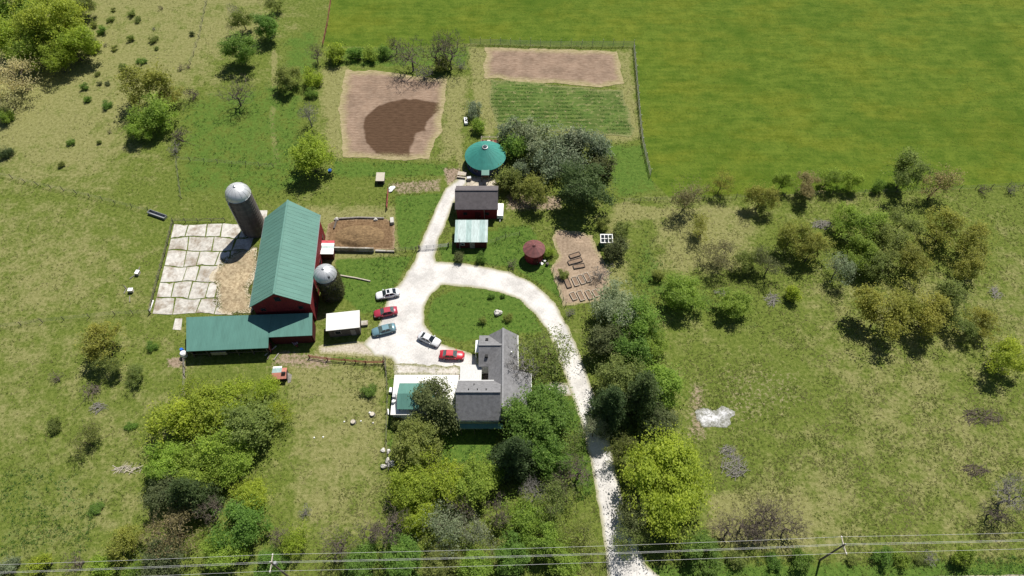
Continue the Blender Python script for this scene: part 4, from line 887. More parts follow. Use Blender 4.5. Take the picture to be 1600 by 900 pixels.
# driveway gate
p, q = G(656, 390), G(700, 386); gt = empty('farm_gate', (p[0], p[1], 0), ang(p, q), 'pale tubular gate closing the gravel lane below the sheds', 'gate'); gl = math.hypot(q[0] - p[0], q[1] - p[1])
for z in (.25, .55, .85, 1.15): MB().tube((0, 0, z), (gl, 0, z), .035).build('bar', M['galv'], gt)
for k in range(5): MB().tube((gl * k / 4, 0, .2), (gl * k / 4, 0, 1.2), .04).build('upright', M['galv'], gt)
for x in (-.15, gl + .15): MB().tube((x, 0, 0), (x, 0, 1.5), .1).build('post', M['fence_post'], gt)
# red rail fence below the lane
P = px([(484, 559), (512, 563), (540, 565), (572, 568), (600, 568)]); pts = resample(P, 2.4); o0 = pts[0]
t = empty('rail_fence', (o0.x, o0.y, 0), 0, 'low rust-red rail fence between lane and front pasture', 'fence')
for p in pts: MB().box((p.x - o0.x, p.y - o0.y, .55), (.16, .16, 1.1)).build('post', M['rust'], t)
for a, b in zip(pts[:-1], pts[1:]):
    for z in (.4, .85): MB().tube((a.x - o0.x, a.y - o0.y, z), (b.x - o0.x, b.y - o0.y, z), .07, n=5).build('rail', M['rust'], t)
fence(px([(600, 560), (604, 585)]), 1.4, 'dark broken fence end at the lane corner', rails=(.5, .9), wm=M['dark_wood'], wr=.05)

# ================================================================== yard things
def thing(name, b, m, loc, label, cat, rz=0, smooth=False, group=None):
    o = b.build(name, m, None, smooth); o.location = loc; o.rotation_euler = (0, 0, rz); return tag(o, label, cat, group)
def rock(rx, ry, rz, seed, n=10):
    rr = random.Random(seed); V = []; F = []
    for j in range(n + 1):
        ph = math.pi * j / n
        for i in range(2 * n):
            th = math.pi * i / n; k = 1 + .16 * math.sin(3 * th + seed) * math.sin(ph) + .1 * math.sin(5 * ph + 2 * th) + rr.uniform(-.05, .05)
            V.append((rx * k * math.sin(ph) * math.cos(th), ry * k * math.sin(ph) * math.sin(th), rz * k * math.cos(ph) + rz * .7))
    for j in range(n):
        for i in range(2 * n): F.append((j * 2 * n + i, (j + 1) * 2 * n + i, (j + 1) * 2 * n + (i + 1) % (2 * n), j * 2 * n + (i + 1) % (2 * n)))
    return MB().add(V, F)
thing('boulder', rock(.75, .6, .5, 1), M['stone'], G(778, 490), 'large pale boulder on the lawn island', 'boulder')
# log retaining edges of the muck yard
def log(pts, r, m, label, name='log', cat='log', group=None):
    o0 = pts[0]; b = MB()
    for k, (a, c) in enumerate(zip(pts[:-1], pts[1:])): b.tube((a[0] - o0[0], a[1] - o0[1], r), (c[0] - o0[0], c[1] - o0[1], r), r * (1 - .08 * k), r * (1 - .08 * (k + 1)), 8)
    return thing(name, b, m, (o0[0], o0[1], 0), label, cat, group=group)
wl = empty('retaining_wall', (*G2(516, 391.5), 0), ang(G(516, 391.5), G(585, 393)), 'straight grey concrete wall along the bottom of the muck yard', 'wall')
L_ = math.dist(G(516, 391.5), G(585, 393))
for k in range(5): MB().box((L_ * (k + .5) / 5, 0, .6), (L_ / 5 - .04, .3, 1.2)).build('panel', M['concrete'], wl)
log(px([(522, 358), (526, 345)]), .22, M['dark_wood'], 'dark timber at the upper left corner of the muck yard', 'timber', 'timber')
log(px([(526, 343), (560, 341), (600, 342)]), .24, M['grey_wood'], 'long grey timber along the top edge of the muck yard', 'timber', 'timber')
log(px([(587, 393), (616, 394)]), .25, M['concrete'], 'pale kerb beam at the lower right of the muck yard', 'kerb_beam', 'beam')
thing('concrete_block', MB().box((0, 0, .4), (.8, 1.6, .8), 0, .9), M['concrete_b'], (*G2(613, 347), 0), 'pale concrete block at the upper right corner of the muck yard', 'block', R(8))
thing('boulder', rock(.45, .4, .35, 4), M['stone'], G(526, 343.5), 'small white rock at the top left of the muck yard', 'boulder')
thing('boulder', rock(.4, .35, .3, 9), M['stone'], G(587, 344), 'small white rock on the top edge of the muck yard', 'boulder')
rg = empty('red_gate', (*G2(605, 328), 0), ang(G(605, 328), G(607, 300)), 'narrow rusty red gate standing above the muck yard', 'gate'); gl = math.dist(G(605, 328), G(607, 300))
for z in (.25, .6, .95, 1.25): MB().tube((0, 0, z), (gl, 0, z), .05).build('bar', M['rust'], rg)
for k in range(4): MB().box((gl * k / 3, 0, .65), (.1, .1, 1.3)).build('upright', M['rust'], rg)
# muck heap
b = MB(); n = 26; V = []; F = []
for j in range(n):
    for i in range(n):
        x, y = (i / (n - 1) - .5) * 2, (j / (n - 1) - .5) * 2; h_ = max(0, 1 - x * x - y * y) ** .8
        X_, Y_ = x * 5.2, y * 2.9; V.append((X_, Y_, h_ * 1.15 * (.55 + .9 * float(fbm(np.array(X_ + 50), np.array(Y_ + 50), 1.6, 1))) + .0))
for j in range(n - 1):
    for i in range(n - 1): F.append((j * n + i, j * n + i + 1, (j + 1) * n + i + 1, (j + 1) * n + i))
M['muck'] = mat('muck', (0.1, 0.06, 0.028), 0.95, var=0.35, vscale=1.8, col2=(0.21, 0.14, 0.07), bump=1.0, bscale=5, stretch=(1, 2.5, 1), detail=8)
thing('muck_heap', b.add(V, F), M['muck'], (*G2(562, 369), .03), 'long low brown muck heap in the yard beside the barn', 'muck heap', 0, True)
# hutch, tarp, trough and the rest
p = G(595.5, 284); hu = empty('hutch', (p[0], p[1], 0), 0, 'tan-roofed hutch standing alone below the wet soil plot', 'hutch')
MB().box((0, 0, .6), (1.6, 1.5, 1.2)).build('wall', M['dark_wood'], hu); MB().slab([(-.95, -.9, 1.25), (.95, -.9, 1.25), (1.0, 1.2, 1.75), (-.9, 1.2, 1.75)], .08).build('roof', M['tan_panel'], hu)
MB().box((0, -.78, .55), (1.2, .1, .8)).build('opening', M['black'], hu)
thing('crumpled_tarp', rock(.9, .6, .3, 3), M['white'], (*G2(612, 296), 0), 'crumpled white tarp beside the red gate', 'tarp', R(60))
p = G(247, 337); tr = empty('water_trough', (p[0], p[1], 0), R(-22), 'long grey metal trough on the grass left of the concrete yard', 'trough')
MB().box((0, 0, .06), (4.4, .9, .06)).build('bottom', M['galv'], tr)
for y in (-.45, .45): MB().box((0, y, .35), (4.4, .06, .64)).build('side', M['galv'], tr)
for x in (-2.2, 2.2): MB().box((x, 0, .35), (.06, .96, .64)).build('end', M['galv'], tr)
def hive(u, v, lb, rz):
    p = G(u, v); t = empty('white_box', (p[0], p[1], 0), rz, lb, 'box', 'white boxes on the left pasture')
    MB().box((0, 0, .35), (.85, .65, .7)).build('box_body', M['tan_panel'], t); MB().box((0, 0, .74), (.95, .75, .08)).build('lid', M['white'], t)
hive(206, 455.5, 'white lidded box on the left pasture, the lower of two', R(5)); hive(216.5, 428, 'white lidded box on the left pasture, the upper of two', R(80))
for pts, lb in ((px([(203, 436), (214, 428), (219, 417)]), 'bent dark branch lying beside the upper white box'), (px([(194, 459), (198, 451), (194, 447)]), 'crooked stick lying left of the lower white box'), (px([(203, 463), (203, 472)]), 'short pale stick below the lower white box')):
    log(pts, .09, M['bark_grey'], lb, 'fallen_branch', 'branch')
log(px([(234, 487), (240, 470)]), .16, M['white'], 'white pole lying at the lower left corner of the concrete yard', 'pole', 'pole')
log(px([(532, 431), (556, 435), (579, 440)]), .17, M['pale_wood'], 'long pale pole lying in grass beside the short silo', 'pole', 'pole')
p = G(289, 556); 
thing('white_tank', MB().lathe([(.55, 0), (.62, .3), (.62, 1.0), (.45, 1.25), (.15, 1.35)], 18), M['plastic_white'], (p[0], p[1], 0), 'white plastic tank at the corner of the cattle shed', 'tank')
p = G(286, 549); thing('blue_barrel', MB().lathe([(.28, 0), (.34, .25), (.34, .7), (.28, .95), (.05, .96)], 16), M['plastic_blue'], (p[0], p[1], 0), 'blue barrel behind the white tank at the shed corner', 'barrel')
for k, (a, c, r_, m_, lb) in enumerate((((414, 556), (432, 541), .12, 'pale_wood', 'pale board leaning out from the heap at the shed step'), ((416, 548), (428, 546), .1, 'pink_red', 'reddish board in the heap at the shed step'), ((428, 563), (436, 552), .11, 'grey_wood', 'grey board below the heap at the shed step'), ((418, 562), (424, 549), .1, 'dark_wood', 'dark board at the left of the heap by the shed step'))):
    log(px([a, c]), r_, M[m_], lb, 'board', 'board')
p = G(462, 538); wb = empty('wheelbarrow', (p[0], p[1], 0), R(-50), 'red-handled wheelbarrow standing in front of the short shed roof', 'wheelbarrow')
MB().add([(-.6, -.4, .55), (.5, -.4, .65), (.5, .4, .65), (-.6, .4, .55), (-.35, -.22, .25), (.25, -.22, .25), (.25, .22, .25), (-.35, .22, .25)], [(0, 4, 5, 1), (1, 5, 6, 2), (2, 6, 7, 3), (3, 7, 4, 0), (4, 7, 6, 5)]).build('tray', M['white'], wb)
for y in (-.3, .3): MB().tube((.8, y * .3, .2), (-1.6, y, .75), .05).build('handle', M['pink_red'], wb); MB().tube((-.4, y, .45), (-.45, y, 0), .035).build('leg', M['pink_red'], wb)
MB().tube((.8, -.06, .2), (.8, .06, .2), .2, n=14).build('wheel', M['rubber'], wb)
p = G(728, 191); sg = empty('white_cart', (p[0], p[1], 0), R(8), 'narrow white cart standing on grass left of the yurt', 'cart')
MB().box((0, 0, .45), (.8, 2.3, .5), 0, .92).build('tub', M['plastic_white'], sg); MB().box((0, -.2, .74), (.35, .5, .1)).build('seat', M['black'], sg); MB().box((.05, .55, .74), (.28, .35, .1)).build('motor_cover', M['galv'], sg)
for x in (-.45, .45):
    for y in (-.75, .75): MB().tube((x - .06, y, .22), (x + .06, y, .22), .22, n=12).build('wheel', M['rubber'], sg)
p = G(782, 333); vt = empty('white_trailer', (p[0], p[1], 0), R(-2), 'slim white trailer parked against the right side of the granary', 'trailer')
MB().box((0, 0, .75), (1.3, 3.6, .9), 0, .96).build('box_body', M['white'], vt); MB().box((0, .5, 1.22), (.8, 1.2, .06)).build('hatch', M['steel'], vt)
MB().tube((0, -1.8, .4), (0, -2.7, .4), .05).build('hitch', M['galv'], vt)
for x in (-.7, .7): MB().tube((x - .08, 0, .3), (x + .08, 0, .3), .3, n=14).build('wheel', M['rubber'], vt)
p = G(722, 275); pk = empty('picnic_bench', (p[0], p[1], 0), R(-8), 'grey picnic bench beside the yurt entrance', 'bench')
for k in range(4): MB().box((0, -.36 + k * .24, .74), (1.9, .2, .05)).build('plank', M['pale_wood'], pk)
for y in (-.75, .75): MB().box((0, y, .45), (1.9, .26, .05)).build('seat', M['pale_wood'], pk)
for x in (-.7, .7): MB().box((x, 0, .37), (.08, 1.5, .08)).build('crossbar', M['grey_wood'], pk); MB().box((x, -.4, .36), (.08, .08, .72)).build('leg', M['grey_wood'], pk); MB().box((x, .4, .36), (.08, .08, .72)).build('leg', M['grey_wood'], pk)
thing('feed_bin', MB().box((0, 0, .4), (1.0, .7, .8), 0, .9), M['galv'], (*G2(733, 281), .02), 'small grey bin between the picnic bench and the granary', 'bin', R(10))
# scrap by the crib
rr = random.Random(5)
for k, (u, v, nm, m_, sz, lb) in enumerate(((845, 405, 'scrap_sheet', 'galv', (1.1, .7, .08), 'bent grey metal sheet lying by the corn crib door'), (851, 409, 'white_bucket', 'plastic_white', None, 'white bucket beside the corn crib'), (846, 412, 'scrap_sheet', 'white', (.8, .5, .1), 'white scrap panel lying below the corn crib'), (855, 414, 'scrap_crate', 'dark_wood', (.6, .5, .5), 'dark crate at the end of the scrap by the crib'))):
    p = G(u, v)
    thing(nm, MB().lathe([(.2, 0), (.26, .45), (.2, .46)], 14) if sz is None else MB().slab([(-sz[0]/2, -sz[1]/2, sz[2] + .15), (sz[0]/2, -sz[1]/2, sz[2]), (sz[0]/2, sz[1]/2, sz[2] + .2), (-sz[0]/2, sz[1]/2, sz[2] + .05)], sz[2]), M[m_], (p[0], p[1], 0.0), lb, 'scrap' if sz else 'bucket', rr.uniform(0, 3))
# raised beds
beds = [((890, 402), (906, 397), 'dark', 'uppermost'), ((888, 412), (909, 406), 'dark', 'second from the top'), ((896, 418), (913, 415), 'dark', 'third from the top'),
        ((884, 436), (890, 450), 'dark', None), ((896, 434), (902, 447), 'pale', None), ((905, 431), (912, 444), 'pale', None), ((914, 428), (921, 441), 'pale', None),
        ((893, 458), (899, 469), 'pale', None), ((904, 456), (911, 470), 'pale', None), ((917, 455), (924, 468), 'pale', None), ((928, 454), (934, 464), 'pale', None)]
lbs = ['dark-framed raised bed, uppermost in the vegetable garden', 'longest dark-framed raised bed, second from the top of the vegetable garden', 'dark-framed raised bed, third from the top of the vegetable garden', 'dark upright raised bed at the left of the middle row', 'pale-framed raised bed just right of the dark upright bed', 'pale-framed raised bed in the middle of the middle row', 'pale-framed raised bed at the right end of the middle row', 'pale-framed raised bed at the left end of the lowest row', 'pale-framed raised bed second in the lowest row', 'pale-framed raised bed third in the lowest row', 'short pale raised bed at the right end of the lowest row']
for (a, c, kd, _), lb in zip(beds, lbs):
    A, C = Vector(G(*a)), Vector(G(*c)); mid = (A + C) / 2; L_ = (C - A).length; wd_ = .95
    t = empty('raised_bed', (mid.x, mid.y, .02), math.atan2(C.y - A.y, C.x - A.x), lb, 'raised bed', 'raised beds in the vegetable garden'); m_ = M['dark_wood'] if kd == 'dark' else M['pale_wood']
    for y in (-wd_/2, wd_/2): MB().box((0, y, .16), (L_, .08, .32)).build('board', m_, t)
    for x in (-L_/2, L_/2): MB().box((x, 0, .16), (.08, wd_ - .09, .32)).build('board', m_, t)
    MB().box((0, 0, .1), (L_ - .09, wd_ - .09, .18)).build('soil', M['bed_soil'], t)
# pasture odds
for (u, v, r_, lb, m_) in ((552, 660, .42, 'pale cut stump in the front pasture, the left of two', 'pale_wood'), (582, 648, .42, 'whitish cut stump in the front pasture, the right of two', 'tan_panel')):
    p = G(u, v); t = empty('tree_stump', (p[0], p[1], 0), 0, lb, 'stump', 'stumps in the front pasture'); MB().lathe([(r_ * 1.25, 0), (r_ * 1.02, .18), (r_, .42)], 16).build('bark', M['bark_grey'], t); MB().lathe([(r_ * .93, .40), (r_ * .9, .435)], 16).build('cut_face', M[m_], t)
p = G(611.5, 611); thing('white_crate', MB().box((0, 0, .3), (.65, 1.0, .6), 0, .92), M['white'], (p[0], p[1], 0), 'white crate by the straight fence left of the garage', 'crate', R(-6))
p = G(607, 644); thing('white_post', MB().box((0, 0, .12), (.22, 1.1, .24)), M['white'], (p[0], p[1], 0), 'white plank leaning at the straight fence below the white crate', 'plank', R(12))
for k, (u, v, r_, m_) in enumerate(((538, 659, .16, 'white'), (564, 658, .15, 'white'), (578, 645, .2, 'white'), (583, 661, .18, 'stone'), (491, 684, .15, 'white'), (505, 683, .16, 'white'))):
    thing('small_stone', rock(r_, r_ * .9, r_ * .7, k + 20, 5), M[m_], G(u, v), 'small white stone scattered in the front pasture grass', 'stone', group='white stones in the front pasture')
for k in range(9):
    u, v = 596 + rr.uniform(0, 18), 702 + rr.uniform(0, 28)
    thing('field_stone', rock(rr.uniform(.3, .6), rr.uniform(.3, .5), rr.uniform(.2, .4), 40 + k, 6), M['stone'], G(u, v), 'grey field stone in the heap at the end of the straight fence', 'stone', group='stone heap at the fence end')
p = G(516, 268); thing('blue_tub', MB().lathe([(.3, 0), (.42, .5), (.38, .52)], 14), M['plastic_blue'], (p[0], p[1], 0), 'blue tub at the foot of the round tree above the barn', 'tub')
for u, v, lb in ((752, 166, 'white bucket'),): pass
# ================================================================== trees
def leaf_material(name, trans=0.55):
    m = bpy.data.materials.new(name); m.use_nodes = True; N = m.node_tree.nodes; L = m.node_tree.links; N.clear()
    out = N.new('ShaderNodeOutputMaterial'); oi = N.new('ShaderNodeObjectInfo'); at = N.new('ShaderNodeAttribute'); at.attribute_name = 'tint'
    hs_ = N.new('ShaderNodeHueSaturation'); L.new(oi.outputs['Color'], hs_.inputs['Color'])
    mr = N.new('ShaderNodeMapRange'); L.new(at.outputs['Fac'], mr.inputs[0]); mr.inputs[3].default_value = 0.55; mr.inputs[4].default_value = 1.45
    mh_ = N.new('ShaderNodeMapRange'); L.new(at.outputs['Fac'], mh_.inputs[0]); mh_.inputs[3].default_value = 0.518; mh_.inputs[4].default_value = 0.486
    L.new(mr.outputs[0], hs_.inputs['Value']); L.new(mh_.outputs[0], hs_.inputs['Hue'])
    d = N.new('ShaderNodeBsdfPrincipled'); d.inputs['Roughness'].default_value = 0.6; d.inputs['Specular IOR Level'].default_value = 0.25; L.new(hs_.outputs[0], d.inputs['Base Color'])
    t = N.new('ShaderNodeBsdfTranslucent'); h2 = N.new('ShaderNodeHueSaturation'); h2.inputs['Hue'].default_value = .495; h2.inputs['Value'].default_value = 1.5; L.new(hs_.outputs[0], h2.inputs['Color']); L.new(h2.outputs[0], t.inputs[0])
    mx = N.new('ShaderNodeMixShader'); mx.inputs[0].default_value = trans; L.new(d.outputs[0], mx.inputs[1]); L.new(t.outputs[0], mx.inputs[2]); L.new(mx.outputs[0], out.inputs[0])
    return m
M['leaf'] = leaf_material('leaf')

def leaves(rng, C, per, sig, size, up=0.5, ctr=None, flat=0.75, cl=None):
    """C clump centres -> leaf quads round them"""
    n = len(C); k = np.maximum(1, rng.poisson(per, n)); idx = np.repeat(np.arange(n), k); m_ = len(idx)
    P = C[idx] + rng.normal(0, 1, (m_, 3)) * np.array([sig, sig, sig * flat])
    nr = rng.normal(0, 1, (m_, 3)); nr /= np.linalg.norm(nr, axis=1)[:, None]
    if ctr is not None:
        o = P - ctr; o /= np.maximum(np.linalg.norm(o, axis=1), .01)[:, None]; nr = nr + o * .55
    nr[:, 2] += up; nr /= np.linalg.norm(nr, axis=1)[:, None]
    a = np.cross(nr, rng.normal(0, 1, (m_, 3))); a /= np.maximum(np.linalg.norm(a, axis=1), 1e-6)[:, None]; b = np.cross(nr, a)
    s = size * rng.uniform(.55, 1.35, m_)[:, None]; w_ = s * rng.uniform(.4, .75, m_)[:, None]
    V = np.stack([P - a * s, P - b * w_ + a * s * .1, P + a * s, P + b * w_ - a * s * .1], 1)
    ct = rng.uniform(0, 1, n) if cl is None else cl
    tint = np.clip(ct[idx] * .6 + rng.uniform(0, 1, m_) * .4, 0, 1)
    return V.reshape(-1, 3), tint

def skeleton(rng, T, fork, r_tip, nseg=3, bend=.12, stems=1):
    """branches that reach every target from the nearest older node"""
    N_ = [np.array([0, 0, 0.])]; PA_ = [-1]
    for k in range(stems):
        off = rng.normal(0, .35 * (stems > 1), 3); prev = 0
        for j in range(1, 4):
            q = np.array(fork) * (j / 3) + np.array([off[0] * j, off[1] * j, 0]) + rng.normal(0, .05, 3) * fork[2] * .3 * (j < 3); N_.append(q); PA_.append(prev); prev = len(N_) - 1
    order = np.argsort(np.linalg.norm(T - N_[-1], axis=1)); tips = np.zeros(len(T), int)
    arr = np.zeros((len(N_) + len(T) * nseg + 4, 3)); arr[:len(N_)] = N_; cnt = len(N_); dep = [0] * cnt
    pa = list(PA_)
    for i in order:
        d = arr[:cnt] - T[i]; dist = np.linalg.norm(d, axis=1) + np.maximum(0, d[:, 2]) * 1.2 + (np.arange(cnt) < 2) * 3
        j = int(np.argmin(dist)); a = arr[j].copy(); prev = j; L_ = np.linalg.norm(T[i] - a)
        for k in range(1, nseg + 1):
            t = k / nseg; q = a + (T[i] - a) * t + (rng.normal(0, bend, 3) * L_ * (k < nseg)) + np.array([0, 0, .12 * L_ * math.sin(math.pi * t)])
            arr[cnt] = q; pa.append(prev); prev = cnt; cnt += 1
        tips[i] = prev
    rad = np.zeros(cnt); 
    ch = [0.0] * cnt
    for k in range(cnt - 1, 0, -1):
        r = max(r_tip, ch[k] ** (1 / 2.2)); rad[k] = r; ch[pa[k]] += r ** 2.2
    rad[0] = max(r_tip, ch[0] ** (1 / 2.2)) * 1.25
    return arr[:cnt], np.array(pa), rad
def limbs(nodes, pa, rad):
    V = []; 
    for sides, sel in ((5, rad[1:] > .06), (3, rad[1:] <= .06)):
        k = np.nonzero(sel)[0] + 1
        if len(k) == 0: continue
        A, B = nodes[pa[k]], nodes[k]; ra, rb = np.minimum(rad[pa[k]], rad[k] * 1.6), rad[k]; d = B - A; ln = np.maximum(np.linalg.norm(d, axis=1), 1e-6)[:, None]; d = d / ln
        ref = np.where(np.abs(d[:, 2:3]) > .9, np.array([[1., 0, 0]]), np.array([[0, 0, 1.]])); u = np.cross(d, ref); u /= np.linalg.norm(u, axis=1)[:, None]; w_ = np.cross(d, u)
        an = np.arange(sides) * 2 * np.pi / sides
        ring = lambda P, r: P[:, None, :] + r[:, None, None] * (u[:, None, :] * np.cos(an)[None, :, None] + w_[:, None, :] * np.sin(an)[None, :, None])
        RA, RB = ring(A, ra), ring(B, rb); q = np.stack([RA, np.roll(RA, -1, 1), np.roll(RB, -1, 1), RB], 2)
        V.append(q.reshape(-1, 3))
    return np.concatenate(V)

def crown_points(rng, n, c, rx, rz, lobes, lr, shell=.45, bottom=-.55):
    """clump centres spread through an uneven union of lobes"""
    L_ = []
    while len(L_) < lobes:
        v = rng.normal(0, 1, 3); v /= np.linalg.norm(v); v *= rng.uniform(.35, .9)
        if v[2] > bottom: L_.append(v)
    L_ = np.array(L_); S = rng.uniform(.5, 1.3, lobes) * lr; out = []; lid = []
    while len(out) < n:
        i = rng.integers(lobes); v = rng.normal(0, 1, 3); v /= np.linalg.norm(v); p = L_[i] + v * S[i] * rng.uniform(shell, 1) ** .7
        if p[2] > bottom - .25: out.append(p); lid.append(i)
    P = np.array(out); return np.array(c) + P * np.array([rx, rx, rz]), np.array(lid), L_

def make_tree(seed, kind):
    """unit tree: crown radius about 1 m x S, returned as (wood mesh, leaf mesh or None, crown centre height, radius)"""
    rng = np.random.default_rng(seed)
    if kind == 'round':   R_, zc, n, per, sig, size, lob, lr, up = 4.0, 4.1, 360, 26, .33, .16, 20, .36, .9; rz = 3.4
    elif kind == 'big':   R_, zc, n, per, sig, size, lob, lr, up = 7.0, 6.4, 900, 32, .42, .205, 38, .28, .9; rz = 5.4
    elif kind == 'loose': R_, zc, n, per, sig, size, lob, lr, up = 3.6, 3.7, 240, 24, .30, .14, 15, .40, .8; rz = 2.6
    elif kind == 'open':  R_, zc, n, per, sig, size, lob, lr, up = 3.8, 4.2, 260, 12, .32, .13, 12, .44, .4; rz = 3.0
    elif kind == 'bush':  R_, zc, n, per, sig, size, lob, lr, up = 1.6, 1.25, 130, 26, .21, .11, 9, .48, .5; rz = 1.35
    elif kind == 'bare':  R_, zc, n, per, sig, size, lob, lr, up = 3.6, 4.6, 420, 0, 0, 0, 12, .5, 0; rz = 3.6
    elif kind == 'twig':  R_, zc, n, per, sig, size, lob, lr, up = 1.5, 1.2, 170, 0, 0, 0, 9, .5, 0; rz = 1.2
    elif kind == 'spruce':
        H_ = 11.0; C = []; 
        nodes = [np.array([0, 0, 0.])]; pa = [-1]; tr = 0
        for z in np.linspace(.8, H_, 24):
            nodes.append(np.array([0, 0, z])); pa.append(len(nodes) - 2 if len(nodes) == 2 else tr); tr = len(nodes) - 1
            r = 3.7 * (1 - z / H_) ** .75 + .15; nb = int(5 + 5 * (1 - z / H_)); ph = rng.uniform(0, 6)
            for k in range(nb):
                a = ph + 2 * math.pi * k / nb + rng.normal(0, .15); rr = r * rng.uniform(.72, 1.1); prev = tr
                for j in range(1, 4):
                    t = j / 3; q = np.array([rr * t * math.cos(a), rr * t * math.sin(a), z - .28 * rr * t + .12 * rr * t * t]); nodes.append(q); pa.append(prev); prev = len(nodes) - 1
                    m_ = max(1, int(rr * 1.3))
                    for e in range(m_ + 1): C.append(q + rng.normal(0, .22, 3) * np.array([1, 1, .5]))
        nodes = np.array(nodes); rad = np.zeros(len(nodes)); ch = [0.] * len(nodes)
        for k in range(len(nodes) - 1, 0, -1): rad[k] = max(.012, ch[k] ** (1 / 2.2)); ch[pa[k]] += rad[k] ** 2.2
        rad[0] = rad[1] * 1.2; C = np.array(C)
        V, ti = leaves(rng, C, 17, .24, .13, .5, None, .5)
        return fastmesh('trunk', limbs(nodes, np.array(pa), rad), 4, M['bark']), fastmesh('crown', V, 4, M['leaf'], ti), 4.0, 3.6
    P, lid, L_ = crown_points(rng, n, (0, 0, zc), R_, rz, lob, lr, .45, -.5 if kind not in ('bush', 'twig') else -.75)
    P[:, 2] = np.maximum(P[:, 2], .12)
    fork = np.array([rng.normal(0, .1), rng.normal(0, .1), (zc - rz * .62) if kind not in ('bush', 'twig') else .2])
    extra = {'bare': .019, 'twig': .012, 'open': .016, 'loose': .015}.get(kind, .016)
    T = P if kind in ('bare', 'twig', 'open', 'loose') else P[rng.choice(n, min(n, 150), False)]
    nodes, pa, rad = skeleton(rng, T, fork, extra, 3, .13, 1 if kind not in ('bush', 'twig') else 4)
    bark = M['bark'] if kind not in ('bare', 'twig') else (M['bark_brown'] if seed % 2 else M['bark_grey'])
    if kind in ('bare', 'twig'):     # fine twigs at every tip
        tips = nodes[np.setdiff1d(np.arange(len(nodes)), pa)]; tw = []
        per_ = 7 if kind == 'bare' else 8
        k = np.repeat(np.arange(len(tips)), per_); d = rng.normal(0, 1, (len(k), 3)); d += (tips[k] - np.array([0, 0, zc * .5])) / R_ * 1.1; d[:, 2] += .35; d /= np.linalg.norm(d, axis=1)[:, None]
        ln = rng.uniform(.35, .95, len(k))[:, None] * R_ / 4.2; A = tips[k]; B = A + d * ln; sd = np.cross(d, rng.normal(0, 1, d.shape)); sd /= np.linalg.norm(sd, axis=1)[:, None]; sd *= .014
        V1 = np.stack([A - sd, A + sd, B + sd * .5, B - sd * .5], 1).reshape(-1, 3)
        me_ = fastmesh('trunk', np.concatenate([limbs(nodes, pa, rad), V1]), 4, bark)
        return me_, None, zc, R_
    wood = fastmesh('trunk', limbs(nodes, pa, rad), 4, bark)
    cl = np.clip(rng.uniform(0, 1, n) * .6 + rng.uniform(0, 1, lob)[lid] * .4, 0, 1)
    V, ti = leaves(rng, P, per, sig, size, up, np.array([0, 0, zc - rz * .3]), .8, cl)
    q = rng.normal(0, 1, (n // 3, 3)); q /= np.linalg.norm(q, axis=1)[:, None]; q = q[q[:, 2] > -.45] * rng.uniform(.9, 1.16, ((q[:, 2] > -.45).sum(), 1))
    V2, t2 = leaves(rng, np.array([0, 0, zc]) + q * np.array([R_, R_, rz]), max(3, per // 4), sig * 1.15, size * .9, up, None, .8); V = np.concatenate([V, V2]); ti = np.concatenate([ti, t2])
    return wood, fastmesh('crown', V, 4, M['leaf'], ti), zc, R_

PROTO = {k: [make_tree(s, k) for s in ss] for k, ss in {'round': (11, 12, 13, 14), 'big': (21, 22), 'loose': (31, 32, 33, 34), 'open': (41, 42, 43), 'bush': (51, 52, 53), 'bare': (61, 62, 63), 'twig': (71, 72), 'spruce': (81, 82)}.items()}
TINT = {'Y': (.305, .37, .045), 'G': (.165, .27, .05), 'D': (.095, .14, .05), 'O': (.275, .285, .06), 'S': (.25, .29, .175), 'P': (.5, .48, .24), 'B': (.27, .24, .11), 'L': (.25, .345, .055), 'N': (.15, .175, .07), 'M': (.22, .265, .07)}
HF = {'round': 1.0, 'big': 1.0}
TREES = []
def tree(kind, u, v, r, tint, label, sz=1.0, name=None, cat=None, group=None, proto=None):
    k = len(TREES); pr = PROTO[kind][(proto if proto is not None else k) % len(PROTO[kind])]
    wood, crown, zc, R_ = pr
    s = metres(G(u, v, 3), r) / R_ * 1.06
    p = G(u, v, zc * s * sz * .97)
    nm = name or {'round': 'leafy_tree', 'big': 'leafy_tree', 'loose': 'orchard_tree', 'open': 'sparse_tree', 'bush': 'shrub', 'bare': 'bare_tree', 'twig': 'bare_shrub', 'spruce': 'spruce_tree'}[kind]
    t = empty(nm, (p[0], p[1], 0), 0, label, cat or ('shrub' if kind in ('bush', 'twig') else 'tree'), group)
    a = bpy.data.objects.new('trunk' if kind not in ('bush', 'twig') else 'stems', wood); link(a, t)
    t.rotation_euler = (0, 0, (k * 2.399) % 6.283); ax_ = random.uniform(.86, 1.14); t.scale = (s * ax_, s / ax_, s * sz)
    if crown is not None:
        c = bpy.data.objects.new('crown', crown); link(c, t); j = random.uniform(-.1, .1); q = TINT[tint]
        c.color = (q[0] * (1 + j + random.uniform(-.06, .06)), q[1] * (1 + j), q[2] * (1 + j * .5), 1)
    TREES.append((p[0], p[1], s * R_)); return t
T = tree
W1 = 'trees of the wood in the upper left corner'
T('big', 78, 32, 48, 'Y', 'tallest yellow-green tree of the upper left corner wood', group=W1)
T('round', 22, 14, 34, 'L', 'green tree in the very corner at upper left', group=W1)
T('round', 112, 68, 30, 'Y', 'bright green tree at the right edge of the upper left wood', group=W1)
T('round', 88, 92, 24, 'Y', 'smaller yellow-green tree at the foot of the corner wood', group=W1)
T('round', 18, 62, 30, 'Y', 'yellow-green tree on the left edge of the picture below the corner', group=W1)
T('round', 48, 78, 28, 'L', 'mid green tree inside the upper left wood', group=W1)
T('open', 22, 112, 34, 'P', 'pale cream-green half-leafed tree on the upper left edge', .9, group=W1)
